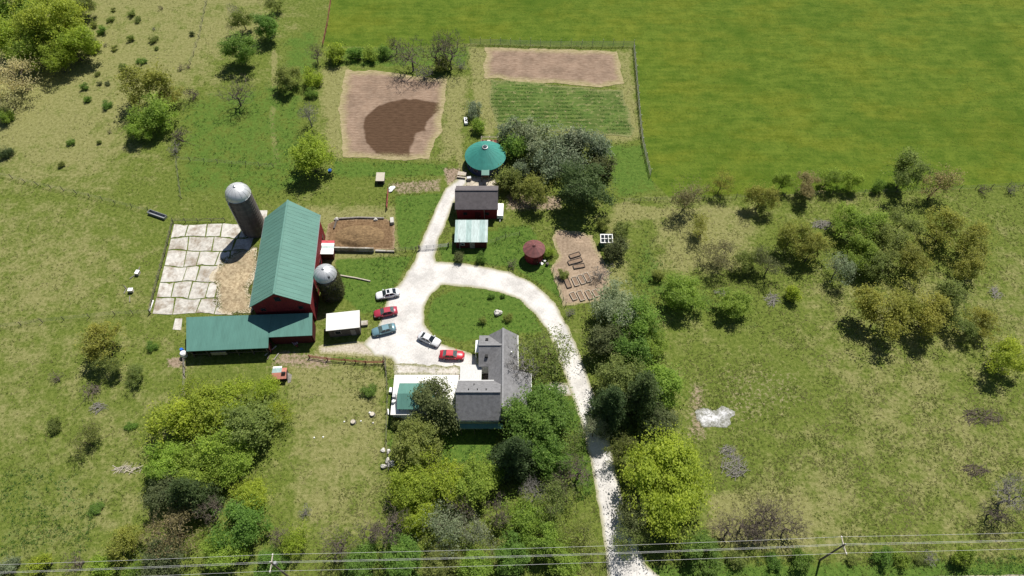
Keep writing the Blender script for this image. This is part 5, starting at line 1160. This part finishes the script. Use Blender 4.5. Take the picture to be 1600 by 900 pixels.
T('open', 8, 150, 26, 'P', 'lower pale half-leafed tree on the left picture edge', .9, group=W1)
T('bush', 6, 180, 12, 'L', 'small bright bush on the left edge under the pale trees', group=W1)
T('bush', 8, 237, 10, 'D', 'dark bush on the left picture edge beside the old fence', group=W1)
T('round', 125, 8, 20, 'M', 'tree cut by the top edge right of the corner wood', group=W1)
T('bush', 140, 70, 12, 'M', 'little green bush beside the corner wood', group=W1)
T('loose', 228, 132, 36, 'O', 'olive-brown leafing tree on the upper left hillside')
T('round', 242, 176, 30, 'L', 'bright green tree in front of the olive-brown hillside tree', .85)
T('round', 218, 200, 20, 'L', 'small green tree at the lower left of the hillside clump', .9)
T('loose', 268, 148, 18, 'O', 'thin olive tree at the right of the hillside clump')
T('twig', 283, 212, 15, 'B', 'brown leafless thicket right of the hillside clump')
T('twig', 274, 232, 11, 'B', 'low leafless brush at the foot of the hillside clump')
T('twig', 297, 148, 13, 'B', 'grey leafless shrub above the weedy slope')
T('round', 376, 78, 25, 'G', 'dark green bushy tree standing alone at upper left', 1.0)
T('round', 418, 42, 21, 'G', 'green bushy tree right of the lone dark one', 1.0)
T('loose', 378, 28, 18, 'M', 'slender loose-leaved tree above the dark bushy one', 1.1)
T('bare', 365, 20, 12, 'B', 'thin bare tree behind the slender loose-leaved tree')
T('loose', 430, 5, 14, 'M', 'small tree cut by the top edge left of the vivid field')
T('bare', 368, 145, 22, 'B', 'grey bare tree on the weedy slope', .9)
T('round', 449, 122, 21, 'M', 'dark leafy tree left of the wet soil plot', .95)
T('bush', 487, 121, 14, 'Y', 'bright yellow-green bush between dark tree and soil plot')
T('bush', 487, 145, 9, 'G', 'small green bush below the bright yellow-green one')
T('bare', 482, 180, 16, 'B', 'bare grey sapling above the round tree', 1.1)
T('bare', 493, 85, 14, 'B', 'bare sapling at the corner of the vivid field')
T('round', 486, 246, 33, 'Y', 'perfectly round yellow-green tree above the green barn', .9, proto=0)
T('bush', 526, 82, 17, 'Y', 'bright bush at the top left corner of the wet soil plot')
HB = 'bushes along the top of the soil plot'
T('bush', 552, 84, 11, 'G', 'dark green bush second in the row above the soil plot', group=HB)
T('bush', 577, 82, 13, 'L', 'green bush third in the row above the soil plot', group=HB)
T('bush', 600, 80, 11, 'G', 'green bush fourth in the row above the soil plot', group=HB)
T('bare', 618, 70, 13, 'B', 'thin bare sapling in the row above the soil plot')
T('bare', 643, 88, 24, 'B', 'brown bare tree leaning over the top edge of the soil plot', .85, proto=0)
T('bare', 680, 80, 20, 'B', 'tall brown bare tree above the soil plot corner', 1.2, proto=0)
T('bare', 703, 82, 24, 'B', 'broad bare tree at the top right of the soil plot', 1.0, proto=0)
T('twig', 660, 112, 16, 'B', 'tangled brown brush at the top edge of the soil plot', proto=1)
T('bush', 690, 100, 14, 'M', 'dull green bush under the broad bare tree')
T('twig', 720, 100, 10, 'B', 'grey brush between the two garden plots')
SV = 'silvery shrubs behind the yurt'
T('bush', 741, 172, 13, 'S', 'silvery bush standing alone left above the yurt', 1.2)
T('bush', 747, 197, 12, 'L', 'yellowish bush just above the yurt deck', 1.1)
for u, v, r, tn, lb in ((800, 205, 17, 'S', 'silvery shrub right of the yurt deck'), (828, 205, 19, 'S', 'silvery shrub second from the deck in the back row'), (806, 232, 20, 'G', 'darker green shrub right of the yurt roof'), (838, 225, 22, 'S', 'silvery shrub in the middle left of the thicket'),
                        (868, 222, 26, 'S', 'large silvery shrub in the middle of the thicket'), (898, 222, 24, 'S', 'tall silvery shrub at the back right of the thicket'), (928, 228, 22, 'S', 'silvery shrub at the right end of the thicket'), (862, 250, 26, 'S', 'broad silvery shrub in front of the thicket'),
                        (838, 255, 18, 'N', 'dark shrub low in the silvery thicket'), (938, 262, 18, 'N', 'dark shrub right of the big spruce'), (892, 250, 22, 'S', 'silvery shrub just above the big spruce'), (815, 265, 14, 'S', 'small silvery shrub near the yurt wall')):
    T('bush', u, v, r, tn, lb, 1.15, 'silvery_shrub', group=SV)
T('round', 914, 290, 38, 'D', 'big dark tree below the silvery thicket casting a black shadow', .95, proto=2)
T('loose', 842, 298, 27, 'O', 'olive-brown tree in front of the silvery thicket', .95)
T('bush', 792, 280, 20, 'M', 'green shrub at the right front of the yurt', 1.2)
T('bush', 812, 300, 13, 'M', 'small green shrub below the yurt shrub')
T('bush', 962, 388, 17, 'N', 'dark shrub beside the glazed hut', 1.3)
T('twig', 940, 428, 16, 'B', 'brown leafless shrub on the right edge of the vegetable garden')
T('bush', 945, 350, 10, 'M', 'small bush above the glazed hut')
T('bush', 972, 360, 14, 'M', 'green shrub right of the glazed hut')
T('bush', 717, 402, 9, 'N', 'dark little bush below the aqua-roofed shed')
T('bush', 752, 402, 8, 'G', 'round little bush right below the aqua-roofed shed')
T('twig', 802, 412, 9, 'B', 'small leafless bush on the grass above the driveway bend', 1.0)
T('bush', 855, 395, 10, 'L', 'bright bush right of the corn crib')
T('bush', 879, 428, 8, 'M', 'low herb bush at the left edge of the vegetable garden')
T('bush', 768, 462, 5, 'G', 'tiny shrub at the top of the lawn island')
T('bush', 786, 462, 4, 'G', 'tiny second shrub at the top of the lawn island')
T('bush', 753, 500, 6, 'M', 'low shrub left below the pale boulder')
T('bush', 794, 495, 7, 'M', 'low shrub right of the pale boulder')
T('twig', 890, 488, 9, 'M', 'small brush at the lower corner of the vegetable garden')
FL = 'trees along the fence of the vivid field'
for kd, u, v, r, tn, lb, sz in (('open', 1078, 300, 23, 'B', 'brownish half-leafed tree at the left end of the field fence', 1.1), ('open', 1128, 285, 15, 'O', 'thin tall tree second on the field fence', 1.3), ('loose', 1190, 306, 21, 'O', 'olive round tree just below the field fence', 1.0),
                              ('loose', 1222, 284, 13, 'L', 'narrow bright tree on the field fence', 1.3), ('loose', 1262, 289, 19, 'B', 'brown leafing tree on the field fence with round shadow', 1.0), ('loose', 1294, 278, 16, 'L', 'bright green tree right of the brown fence tree', 1.1), ('loose', 1332, 282, 15, 'L', 'bright green tree, last of the leafy fence row', 1.1),
                              ('bush', 1373, 290, 8, 'G', 'small dark bush on the field fence', 1.6), ('loose', 1418, 268, 25, 'M', 'tall leaning green tree on the field fence', 1.25), ('open', 1466, 288, 24, 'B', 'brown half-leafed tree right of the tall fence tree', 1.1), ('twig', 1541, 297, 8, 'B', 'dark little bush near the right end of the fence', 1.0), ('twig', 1583, 295, 8, 'B', 'last little bush at the right end of the fence', 1.0)):
    T(kd, u, v, r * 1.15, tn, lb, sz, group=FL)
OG = 'trees of the right-hand orchard'
for kd, u, v, r, tn, lb, sz in (('open', 1097, 358, 20, 'O', 'small olive tree at the upper left of the orchard', 1.0), ('open', 1128, 392, 26, 'B', 'brownish open tree at the left of the orchard', 1.0), ('loose', 1170, 405, 20, 'M', 'green open tree second from the left in the orchard', 1.0), ('open', 1205, 410, 24, 'N', 'grey-dark tree in the left middle of the orchard', 1.0),
                              ('round', 1068, 456, 29, 'L', 'dense green tree standing apart at the lower left of the orchard', .85), ('round', 1146, 474, 24, 'L', 'green tree at the lower left edge of the orchard', .8), ('loose', 1238, 366, 27, 'O', 'olive tree at the upper middle of the orchard', 1.0), ('loose', 1268, 390, 26, 'O', 'orange-tinged tree in the middle of the orchard', 1.05),
                              ('bush', 1240, 458, 12, 'Y', 'yellow bush at the lower edge of the orchard', 1.3), ('loose', 1322, 348, 26, 'L', 'bright green tree at the top of the orchard', .95), ('loose', 1362, 352, 28, 'L', 'green tree at the top centre of the orchard', .95), ('round', 1345, 392, 26, 'L', 'leafy green tree in the orchard centre', .9),
                              ('loose', 1388, 380, 28, 'M', 'olive-green tree right of the orchard centre', 1.0), ('loose', 1430, 398, 28, 'O', 'olive-brown tree with bent trunk in the orchard', 1.0), ('open', 1310, 420, 24, 'S', 'greyish tree at the lower centre of the orchard', .9), ('loose', 1372, 418, 24, 'M', 'dark olive tree at the lower centre of the orchard', .95),
                              ('loose', 1410, 345, 24, 'M', 'green tree at the top right of the orchard', .95), ('loose', 1478, 358, 30, 'O', 'brown-olive tree at the right top of the orchard', 1.0), ('loose', 1524, 372, 27, 'O', 'brown-olive tree at the far right top of the orchard', 1.0), ('loose', 1510, 408, 28, 'O', 'olive tree at the right end of the orchard', 1.0),
                              ('loose', 1378, 488, 38, 'O', 'broad rusty-olive tree left in the lower orchard clump', .95), ('loose', 1418, 470, 30, 'O', 'rusty-olive tree at the back of the lower clump', .95), ('loose', 1452, 492, 34, 'O', 'broad olive tree in the middle of the lower clump', .95), ('loose', 1490, 470, 30, 'M', 'green-olive tree at the back right of the lower clump', .95),
                              ('loose', 1500, 505, 22, 'M', 'green-olive tree at the right front of the lower clump', .9), ('loose', 1537, 508, 24, 'O', 'smaller olive tree at the right end of the lower clump', .95), ('loose', 1575, 556, 30, 'Y', 'yellow-green tree on the right picture edge', 1.0), ('bush', 1026, 430, 9, 'M', 'small bush left of the orchard', 1.1)):
    T(kd, u, v, r * 1.04, tn, lb, sz, group=OG)
DR = 'trees along the right side of the driveway'
T('round', 962, 478, 36, 'S', 'grey-green tree just below the vegetable garden', .95, group=DR)
T('round', 996, 500, 34, 'G', 'fresh green tree at the top of the driveway row', .95, group=DR)
T('round', 945, 535, 30, 'N', 'dark shaded tree leaning over the drive bend', .95, group=DR)
T('round', 985, 545, 32, 'G', 'green tree in the middle top of the driveway row', .95, group=DR)
T('round', 1018, 540, 24, 'L', 'yellowish green tree on the right flank of the driveway row', .85, group=DR)
T('round', 968, 590, 34, 'M', 'olive green tree in the middle of the driveway row', .95, group=DR)
T('round', 1035, 598, 36, 'L', 'light green tree facing the right pasture', .85, group=DR)
T('spruce', 1000, 625, 40, 'D', 'dark conifer in the middle of the driveway row', .9, group=DR)
T('spruce', 955, 640, 34, 'D', 'dark conifer close beside the driveway', .9, group=DR)
T('round', 1030, 655, 26, 'N', 'dark leafy tree right of the two conifers', .8, group=DR)
T('open', 928, 672, 22, 'S', 'thin grey-green tree overhanging the drive', 1.0, group=DR)
T('open', 968, 706, 24, 'M', 'thin tree added on the right verge to shade the lower drive', 1.35, group=DR)  # added so that its shadow breaks up the lower drive
T('open', 985, 842, 26, 'M', 'thin tree added to shade the mouth of the drive', 1.3, group=DR)  # also added, to cast shade across the drive mouth
T('big', 1042, 752, 66, 'Y', 'huge round yellow-green maple right of the driveway', .85, group=DR, proto=0)
T('round', 1000, 800, 34, 'N', 'dark shaded tree under the huge yellow-green maple', .9, group=DR)
T('round', 1095, 862, 30, 'G', 'green tree at the roadside right of the drive mouth', .75, group=DR)
HT = 'trees round the farmhouse'
T('round', 684, 634, 37, 'N', 'dense dark olive tree covering part of the white garage roof', 1.0, group=HT, proto=1)
T('round', 652, 692, 36, 'M', 'dull green tree below the garage', .85, group=HT, proto=2)
T('big', 845, 655, 52, 'G', 'large fresh green tree at the lower right corner of the farmhouse', .85, group=HT, proto=1)
T('spruce', 805, 715, 36, 'D', 'dark conifer below the farmhouse lawn', .85, group=HT)
T('round', 862, 715, 32, 'G', 'green tree below the large fresh green one', .9, group=HT)
T('open', 850, 548, 40, 'M', 'sparse wide tree right of the farmhouse with see-through crown', .9, group=HT)
T('bare', 815, 575, 30, 'B', 'bare tree over the farmhouse roof throwing branch shadows', .95, group=HT)
T('bare', 905, 735, 30, 'B', 'bare leaning tree left of the lower driveway', .95, group=HT)
BT = 'trees of the roadside wood below the farmhouse'
for kd, u, v, r, tn, lb, sz in (('round', 640, 760, 34, 'Y', 'yellow-green tree at the left of the wood below the house', .9), ('loose', 690, 745, 38, 'Y', 'yellow-green tree in the middle of the wood below the house', .9), ('round', 742, 758, 36, 'L', 'light green tree in the wood below the lawn', .9), ('round', 655, 805, 26, 'Y', 'small yellow tree under the left of the wood', .85),
                              ('open', 690, 825, 36, 'S', 'grey thin-leaved tree in the middle of the roadside wood', .95), ('bare', 610, 820, 32, 'B', 'brown bare tree at the left edge of the roadside wood', 1.0), ('bare', 530, 845, 24, 'B', 'bare grey tree behind the wires left of the wood', 1.0), ('open', 738, 838, 30, 'S', 'grey-green half-bare tree right of the wood centre', .95),
                              ('bare', 778, 800, 24, 'B', 'grey bare tree in the right half of the wood', 1.05), ('loose', 812, 805, 32, 'L', 'light green tree in the right half of the wood', .9), ('open', 868, 790, 34, 'M', 'thin olive tree near the drive in the roadside wood', .95), ('round', 850, 840, 30, 'L', 'green tree beside the drive behind the wires', .9),
                              ('open', 905, 835, 30, 'M', 'thin green tree right at the lower drive', .95), ('round', 800, 866, 28, 'G', 'green tree behind the wires in the roadside wood', .85), ('round', 740, 885, 30, 'L', 'bright green tree at the bottom edge below the wires', .8), ('round', 690, 880, 28, 'M', 'dull green tree at the bottom edge middle', .8),
                              ('round', 625, 872, 32, 'G', 'green tree at the bottom edge left of the wood', .8), ('round', 565, 880, 28, 'G', 'low green tree at the bottom edge right of the left pole', .75), ('round', 885, 880, 30, 'L', 'green tree at the bottom edge beside the drive', .8), ('bush', 620, 660, 10, 'M', 'small bush below the garage corner', 1.0),
                              ('open', 890, 690, 24, 'M', 'thin young tree between green tree and drive', .9), ('round', 770, 740, 18, 'L', 'small light green tree beside the dark conifer', .9)):
    T(kd, u, v, r, tn, lb, sz, group=BT)
LW = 'trees of the left roadside wood'
for kd, u, v, r, tn, lb, sz in (('round', 320, 640, 40, 'Y', 'yellow-green tree at the top of the left wood', .85), ('loose', 270, 665, 44, 'Y', 'yellow-green tree on the left flank of the left wood', .85), ('loose', 365, 625, 34, 'Y', 'loose yellow-green tree below the long cattle shed', .9), ('loose', 410, 610, 22, 'Y', 'small yellow-green tree beside the chicken coop', 1.0),
                              ('round', 395, 665, 42, 'M', 'green tree on the right of the left wood with dark shadow', .85), ('loose', 345, 690, 40, 'L', 'fresh green tree in the middle of the left wood', .9), ('round', 262, 720, 32, 'L', 'light green tree at the lower left of the left wood', .9), ('round', 310, 735, 32, 'L', 'light green tree low in the left wood', .9),
                              ('round', 365, 725, 30, 'L', 'bright green tree low in the right of the left wood', .9), ('spruce', 300, 775, 34, 'D', 'dark conifer under the left wood', .85), ('round', 255, 770, 28, 'N', 'dark brownish tree under the left wood', .9), ('open', 268, 825, 40, 'B', 'brown twiggy tree near the bottom left', 1.0),
                              ('round', 395, 775, 28, 'Y', 'bright yellow-green tree right below the left wood', .85), ('round', 375, 815, 38, 'G', 'mid green tree above the left utility pole', .85), ('round', 350, 860, 30, 'L', 'green tree behind the wires at bottom left', .8), ('loose', 462, 840, 22, 'Y', 'yellow tree just right of the left utility pole', 1.0),
                              ('round', 250, 878, 36, 'N', 'dark tree at the bottom edge under the brown twiggy one', .8), ('loose', 195, 855, 30, 'O', 'olive tree at bottom left behind the wires', .9), ('bush', 160, 885, 20, 'L', 'green bush at the bottom edge left', 1.0), ('bush', 60, 885, 16, 'Y', 'yellow-green bush at the bottom left corner', 1.0),
                              ('twig', 112, 880, 16, 'B', 'grey brush at the bottom edge near the left corner', 1.0), ('round', 420, 880, 24, 'G', 'low green tree at the bottom edge by the left pole', .8), ('bare', 440, 835, 20, 'B', 'brown bare tree beside the left pole', 1.0), ('bush', 10, 885, 14, 'S', 'greyish bush in the bottom left corner', 1.0), ('bush', 205, 898, 18, 'L', 'bright bush cut by the bottom edge', 1.0)):
    T(kd, u, v, r, tn, lb, sz, group=LW)
LP = 'scattered shrubs on the left pasture'
for kd, u, v, r, tn, lb, sz in (('loose', 160, 538, 33, 'O', 'olive leafing tree alone on the left pasture', .95), ('loose', 168, 565, 22, 'M', 'darker tree in front of the lone olive tree', .9), ('loose', 210, 588, 17, 'M', 'small green tree left of the cattle shed corner', .9), ('open', 132, 688, 26, 'M', 'thin grey-green tree on the lower left pasture', .85),
                              ('bush', 85, 664, 11, 'M', 'round green bush alone on the left pasture', 1.0), ('twig', 87, 588, 10, 'B', 'grey twiggy bush on the left pasture', .7), ('bush', 237, 540, 8, 'G', 'little dark weed bush left of the shed', .7), ('bush', 205, 665, 8, 'G', 'low green weed clump left of the wood', .6), ('bush', 150, 795, 12, 'G', 'green weed clump on the lower left pasture', .4),
                              ('bush', 575, 610, 11, 'G', 'green weed bush in the front pasture near the fence', .6), ('twig', 478, 800, 11, 'B', 'grey twig pile bush in the front pasture', .7), ('twig', 140, 612, 16, 'B', 'grey fallen crown below the lone olive tree', .5)):
    T(kd, u, v, r, tn, lb, sz, group=LP)
RB = 'roadside bushes at the bottom right'
for kd, u, v, r, tn, lb, sz in (('bush', 1250, 876, 16, 'G', 'round green bush left of the right utility pole', 1.0), ('bush', 1208, 876, 12, 'G', 'small green bush further left of the right pole', .8), ('bush', 1150, 874, 14, 'M', 'dull bush right of the roadside tree', .8), ('bush', 1380, 872, 14, 'G', 'dark roadside bush right of the pole', .9),
                              ('bush', 1405, 872, 14, 'L', 'light roadside bush beside the dark one', .9), ('bush', 1505, 868, 17, 'L', 'bright bush at the far right roadside', 1.2), ('twig', 1455, 872, 12, 'B', 'brown brush on the far right verge', .7), ('bush', 1440, 875, 9, 'M', 'little bush on the far right verge', .7), ('bush', 1330, 874, 9, 'M', 'little bush just right of the right utility pole', .7)):
    T(kd, u, v, r, tn, lb, sz, group=RB)
DT = 'dead saplings near the bottom right'
for u, v, r, lb in ((1140, 828, 22, 'leftmost dead sapling of the bare clump'), (1165, 815, 24, 'second dead sapling of the bare clump'), (1190, 812, 26, 'middle dead sapling of the bare clump'), (1215, 808, 24, 'fourth dead sapling of the bare clump'), (1232, 822, 22, 'rightmost dead sapling of the bare clump'), (1185, 838, 20, 'lowest dead sapling of the bare clump')):
    T('bare', u, v, r, 'B', lb, 1.0, group=DT, proto=0)
for kd, u, v, r, tn, lb in (('bare', 575, 835, 24, 'B', 'thin bare tree between the left pole and the brown bare tree'), ('bare', 715, 800, 24, 'B', 'grey bare crown rising in the middle of the roadside wood'), ('bare', 835, 770, 22, 'B', 'bare grey tree just below the dark conifer'), ('bare', 330, 800, 22, 'B', 'bare twiggy tree between the dark conifer and the green pole tree'), ('open', 300, 610, 28, 'Y', 'feathery yellow-green tree just below the long cattle shed'), ('open', 438, 640, 22, 'Y', 'feathery tree on the right edge of the left wood'), ('bare', 880, 760, 22, 'B', 'thin bare tree beside the lower drive wood')):
    T(kd, u, v, r, tn, lb, 1.05)
T('bare', 1582, 775, 32, 'B', 'bare grey tree on the right picture edge', .9, proto=1)
T('bare', 1555, 798, 20, 'B', 'smaller bare tree left of the one on the right edge', .9, proto=0)
# brush piles
def brush(u, v, rx, ry, label, n=90, m='bark_grey', seed=0):
    rr = random.Random(seed); p = G(u, v); b = MB()
    for k in range(n):
        a = rr.uniform(0, 6.28); d_ = rr.random() ** .5; x, y = rx * d_ * math.cos(a), ry * d_ * math.sin(a); z = .08 + rr.random() * .5 * (1 - d_); t = rr.gauss(.35, .6); L_ = rr.uniform(.5, 1.1)
        b.tube((x - L_ * math.cos(t), y - L_ * math.sin(t), max(.03, z + rr.uniform(-.2, .2))), (x + L_ * math.cos(t), y + L_ * math.sin(t), max(.03, z + rr.uniform(-.2, .25))), rr.uniform(.025, .07), .015, 3)
    o = b.build('brush_pile', M[m]); o.location = (p[0], p[1], 0); tag(o, label, 'brush pile', 'heaps of cut branches')
brush(1147, 728, 2.1, 1.9, 'grey heap of cut branches below the white ash patch', 110, seed=1)
brush(1138, 703, 1.0, .7, 'small grey brush heap just below the white ash patch', 40, seed=2)
brush(1535, 651, 3.4, 1.5, 'dark grey brush heap at the far right under the lone shadow', 130, 'bark', seed=3)
brush(1285, 351, 1.9, 1.2, 'pale grey brush heap among the orchard tops', 90, seed=4)
brush(1526, 735, 2.0, 1.0, 'low brush heap on the lower right pasture', 60, 'bark', seed=5)
brush(1206, 468, 1.0, 1.4, 'small grey brush heap at the lower edge of the orchard', 50, seed=6)
brush(1126, 457, .9, .7, 'tiny grey brush heap between two green orchard trees', 30, seed=8)
brush(1556, 458, .8, 1.4, 'small grey brush heap right of the orchard', 40, seed=7)
brush(200, 733, 2.4, .6, 'grey fallen bough lying on the left pasture', 40, 'pale_wood', seed=9)
brush(155, 636, 1.2, .8, 'grey branches lying below the lone olive tree', 40, seed=10)

# ================================================================== ivy on the short silo
rng = np.random.default_rng(5); n = 700; aa = rng.uniform(R(-130), R(70), n); zz = rng.uniform(0.1, 6.3, n) ** 1.0; keep = rng.random(n) < np.clip(1.05 - .45 * np.abs(np.sin(aa * 1.3 + zz * .5)) , 0, 1)
C_ = np.stack([2.3 * np.cos(aa), 2.3 * np.sin(aa), zz], 1)[keep]; V, ti = leaves(rng, C_, 13, .16, .10, .3, np.array([0, 0, 3.0]))
iv = link(bpy.data.objects.new('ivy', fastmesh('ivy', V, 4, M['leaf'], ti))); iv.location = (-35.75, 76.2, 0); iv.color = (.12, .13, .05, 1); tag(iv, 'dull green ivy climbing the short silo', 'ivy')

# ================================================================== grass tussocks, weeds, crop rows (uncountable)
def tuft_mesh(rng, P, size, h, blades=4, tint=None):
    n = len(P); V = np.zeros((n, blades, 3, 3)); 
    for k in range(blades):
        a = rng.uniform(0, 2 * np.pi, n); l = size * rng.uniform(.7, 1.3, n); dx, dy = np.cos(a), np.sin(a); w_ = l * .28; bx = P[:, 0] + rng.normal(0, .35, n) * size; by = P[:, 1] + rng.normal(0, .35, n) * size
        V[:, k, 0] = np.stack([bx - dy * w_, by + dx * w_, np.zeros(n) + .0], 1); V[:, k, 1] = np.stack([bx + dy * w_, by - dx * w_, np.zeros(n)], 1); V[:, k, 2] = np.stack([bx + dx * l * .8, by + dy * l * .8, h * rng.uniform(.6, 1.3, n)], 1)
    t = np.repeat(np.clip(tint, 0, 1), blades) if tint is not None else rng.uniform(0, 1, n * blades)
    t = np.clip(t + rng.normal(0, .08, len(t)), 0, 1)
    return V.reshape(-1, 3), t
def blade_material(name, cols):
    m = bpy.data.materials.new(name); m.use_nodes = True; N = m.node_tree.nodes; L = m.node_tree.links; b = N['Principled BSDF']; b.inputs['Roughness'].default_value = .8; b.inputs['Specular IOR Level'].default_value = .15
    at = N.new('ShaderNodeAttribute'); at.attribute_name = 'tint'; r = N.new('ShaderNodeValToRGB'); e = r.color_ramp.elements
    for i, c in enumerate(cols):
        x = i / (len(cols) - 1)
        if i == 0: e[0].position = 0; e[0].color = (*c, 1)
        elif i == len(cols) - 1: e[-1].position = 1; e[-1].color = (*c, 1)
        else: q = e.new(x); q.color = (*c, 1)
    L.new(at.outputs['Fac'], r.inputs[0]); L.new(r.outputs[0], b.inputs['Base Color'])
    t = N.new('ShaderNodeBsdfTranslucent'); L.new(r.outputs[0], t.inputs[0]); mx = N.new('ShaderNodeMixShader'); mx.inputs[0].default_value = .5
    L.new(b.outputs[0], mx.inputs[1]); L.new(t.outputs[0], mx.inputs[2]); L.new(mx.outputs[0], N['Material Output'].inputs[0]); return m
M['blade'] = blade_material('blade', [(.05, .09, .013), (.09, .122, .023), (.138, .158, .04), (.21, .203, .083), (.29, .265, .14)])
rng = np.random.default_rng(17)
def view_points(n):
    u = rng.uniform(-20, 1620, n); v = rng.uniform(-10, 912, n); a, b = (u - 800) / FPX, (450 - v) / FPX; dz = -math.sin(PITCH) + b * math.cos(PITCH); t = -CAM_H / dz
    return a * t, (math.cos(PITCH) + b * math.sin(PITCH)) * t
def clear(X, Y, pad=.1):
    ok = np.maximum(sd_drive(X, Y), sd_worn(X, Y)) < -.1
    for P in plots + [gs, mk, stp, yardP, rd]: ok &= sdpoly(P, X, Y) < .15
    for P in FOOT: ok &= sdpoly(P, X, Y) < -pad
    return ok
X, Y = view_points(260000); ok = clear(X, Y); X, Y = X[ok], Y[ok]
fz, dz_, lz, bz = (zone(k, X, Y) for k in ('field', 'dry', 'lush', 'bare'))
pat = fbm(X, Y, 5, 1) * .6 + fbm(X, Y, 1.4, 2) * .4
keep = rng.random(len(X)) < np.where(fz > .5, .15, np.clip(.22 + (pat - .45) * 2.2, .03, .8) * np.where(lz > .6, .3, np.where(X < -30, .3, 1)))
X, Y, fz, dz_, lz, bz, pat = (q[keep] for q in (X, Y, fz, dz_, lz, bz, pat))
tint = np.where(fz > .5, .22 + rng.normal(0, .06, len(X)), .48 + .32 * dz_ - .36 * lz + (fbm(X, Y, 3.0, 4) - .5) * .7 + rng.normal(0, .1, len(X)))
V, t_ = tuft_mesh(rng, np.stack([X, Y], 1), np.where(fz > .5, .15, .21), np.where(fz > .5, .05, .08 + .04 * pat), 4, tint)
o = link(bpy.data.objects.new('grass', fastmesh('grass', V, 3, M['blade'], t_))); tag(o, 'rough pasture grass in tussocks over the whole farm', 'grass', kind='stuff')
# broad-leaved weeds on the lush slope and round the yard
X, Y = view_points(60000); ok = clear(X, Y); X, Y = X[ok], Y[ok]; lz = zone('lush', X, Y); pat = fbm(X, Y, 6, 3)
isl = np.maximum(sdpoly(Z['lush'][4][0], X, Y), sdpoly(Z['lush'][7][0], X, Y))
keep = (lz > .25) & (rng.random(len(X)) < np.clip((pat - .42) * 3.2, 0, .8)) & (isl < 0); X, Y, lz = X[keep], Y[keep], lz[keep]
V, t_ = leaves(rng, np.stack([X, Y, np.full(len(X), .14)], 1), 9, .18, .10, .7, None, .45)
o = link(bpy.data.objects.new('weeds', fastmesh('weeds', V, 4, M['leaf'], t_))); o.color = (.09, .18, .035, 1); tag(o, 'patches of dark green broad-leaved weeds on the lush ground', 'weeds', kind='stuff')
# little scrub clumps over the upper-left hillside
rsc = random.Random(11); k = 0; pu = None
hill = [(205, 22), (250, 12), (240, 45), (160, 48), (172, 30), (165, 70), (178, 15), (152, 115), (190, 105), (133, 135), (168, 130), (135, 155), (167, 163), (172, 205), (155, 222), (155, 130), (240, 60), (245, 75), (203, 60), (292, 103), (300, 52), (283, 105), (220, 95), (137, 155), (196, 105), (110, 222), (95, 257), (180, 75), (215, 30), (146, 38)]
for u, v in hill:
    q = rsc.random(); T('bush' if q < .7 else 'twig', u, v, rsc.uniform(3.5, 7.5), 'GMNM'[rsc.randrange(4)], 'small dark scrub bush scattered over the upper left hillside', rsc.uniform(.7, 1.0), group='scrub bushes on the upper left hillside')
# crop rows
rows_ = []; P3 = np.array(pl3); y0, y1 = P3[:, 1].min(), P3[:, 1].max()
for y in np.arange(y0, y1, 1.3):
    x = np.arange(P3[:, 0].min(), P3[:, 0].max(), .16); rows_.append(np.stack([x, y + rng.normal(0, .1, len(x)) - .006 * x], 1))
P_ = np.concatenate(rows_); s_ = sdpoly(pl3, P_[:, 0], P_[:, 1]); pat = fbm(P_[:, 0], P_[:, 1], 4, 5); keep = (s_ > .3) & (rng.random(len(P_)) < np.clip((pat - .38) * 3.5 + .25 * sstep(s_, 0, 4), 0, 1)); P_ = P_[keep]
V, t_ = leaves(rng, np.stack([P_[:, 0], P_[:, 1], np.full(len(P_), .16)], 1), 7, .15, .09, .8, None, .5)
o = link(bpy.data.objects.new('crop_rows', fastmesh('crop_rows', V, 4, M['leaf'], t_))); o.color = (.09, .18, .035, 1); tag(o, 'thin green crop rows on the lower right garden plot', 'crop', kind='stuff')
# loose straw on the barnyard
X = rng.uniform(-60, -44, 9000); Y = rng.uniform(68, 92, 9000); s_ = sdpoly(stp, X, Y) + (fbm(X, Y, 2, 1) - .5) * 3; keep = s_ > -.5; X, Y = X[keep], Y[keep]
for P in FOOT[:2]: 
    kk = sdpoly(P, X, Y) < 0; X, Y = X[kk], Y[kk]
V, t_ = tuft_mesh(rng, np.stack([X, Y], 1), np.full(len(X), .22), np.full(len(X), .06), 2, rng.uniform(.45, 1, len(X))); V[:, 2] += .14
o = link(bpy.data.objects.new('loose_straw', fastmesh('loose_straw', V, 3, M['blade'], t_))); tag(o, 'loose straw stalks on the trampled barnyard bedding', 'straw', kind='stuff')
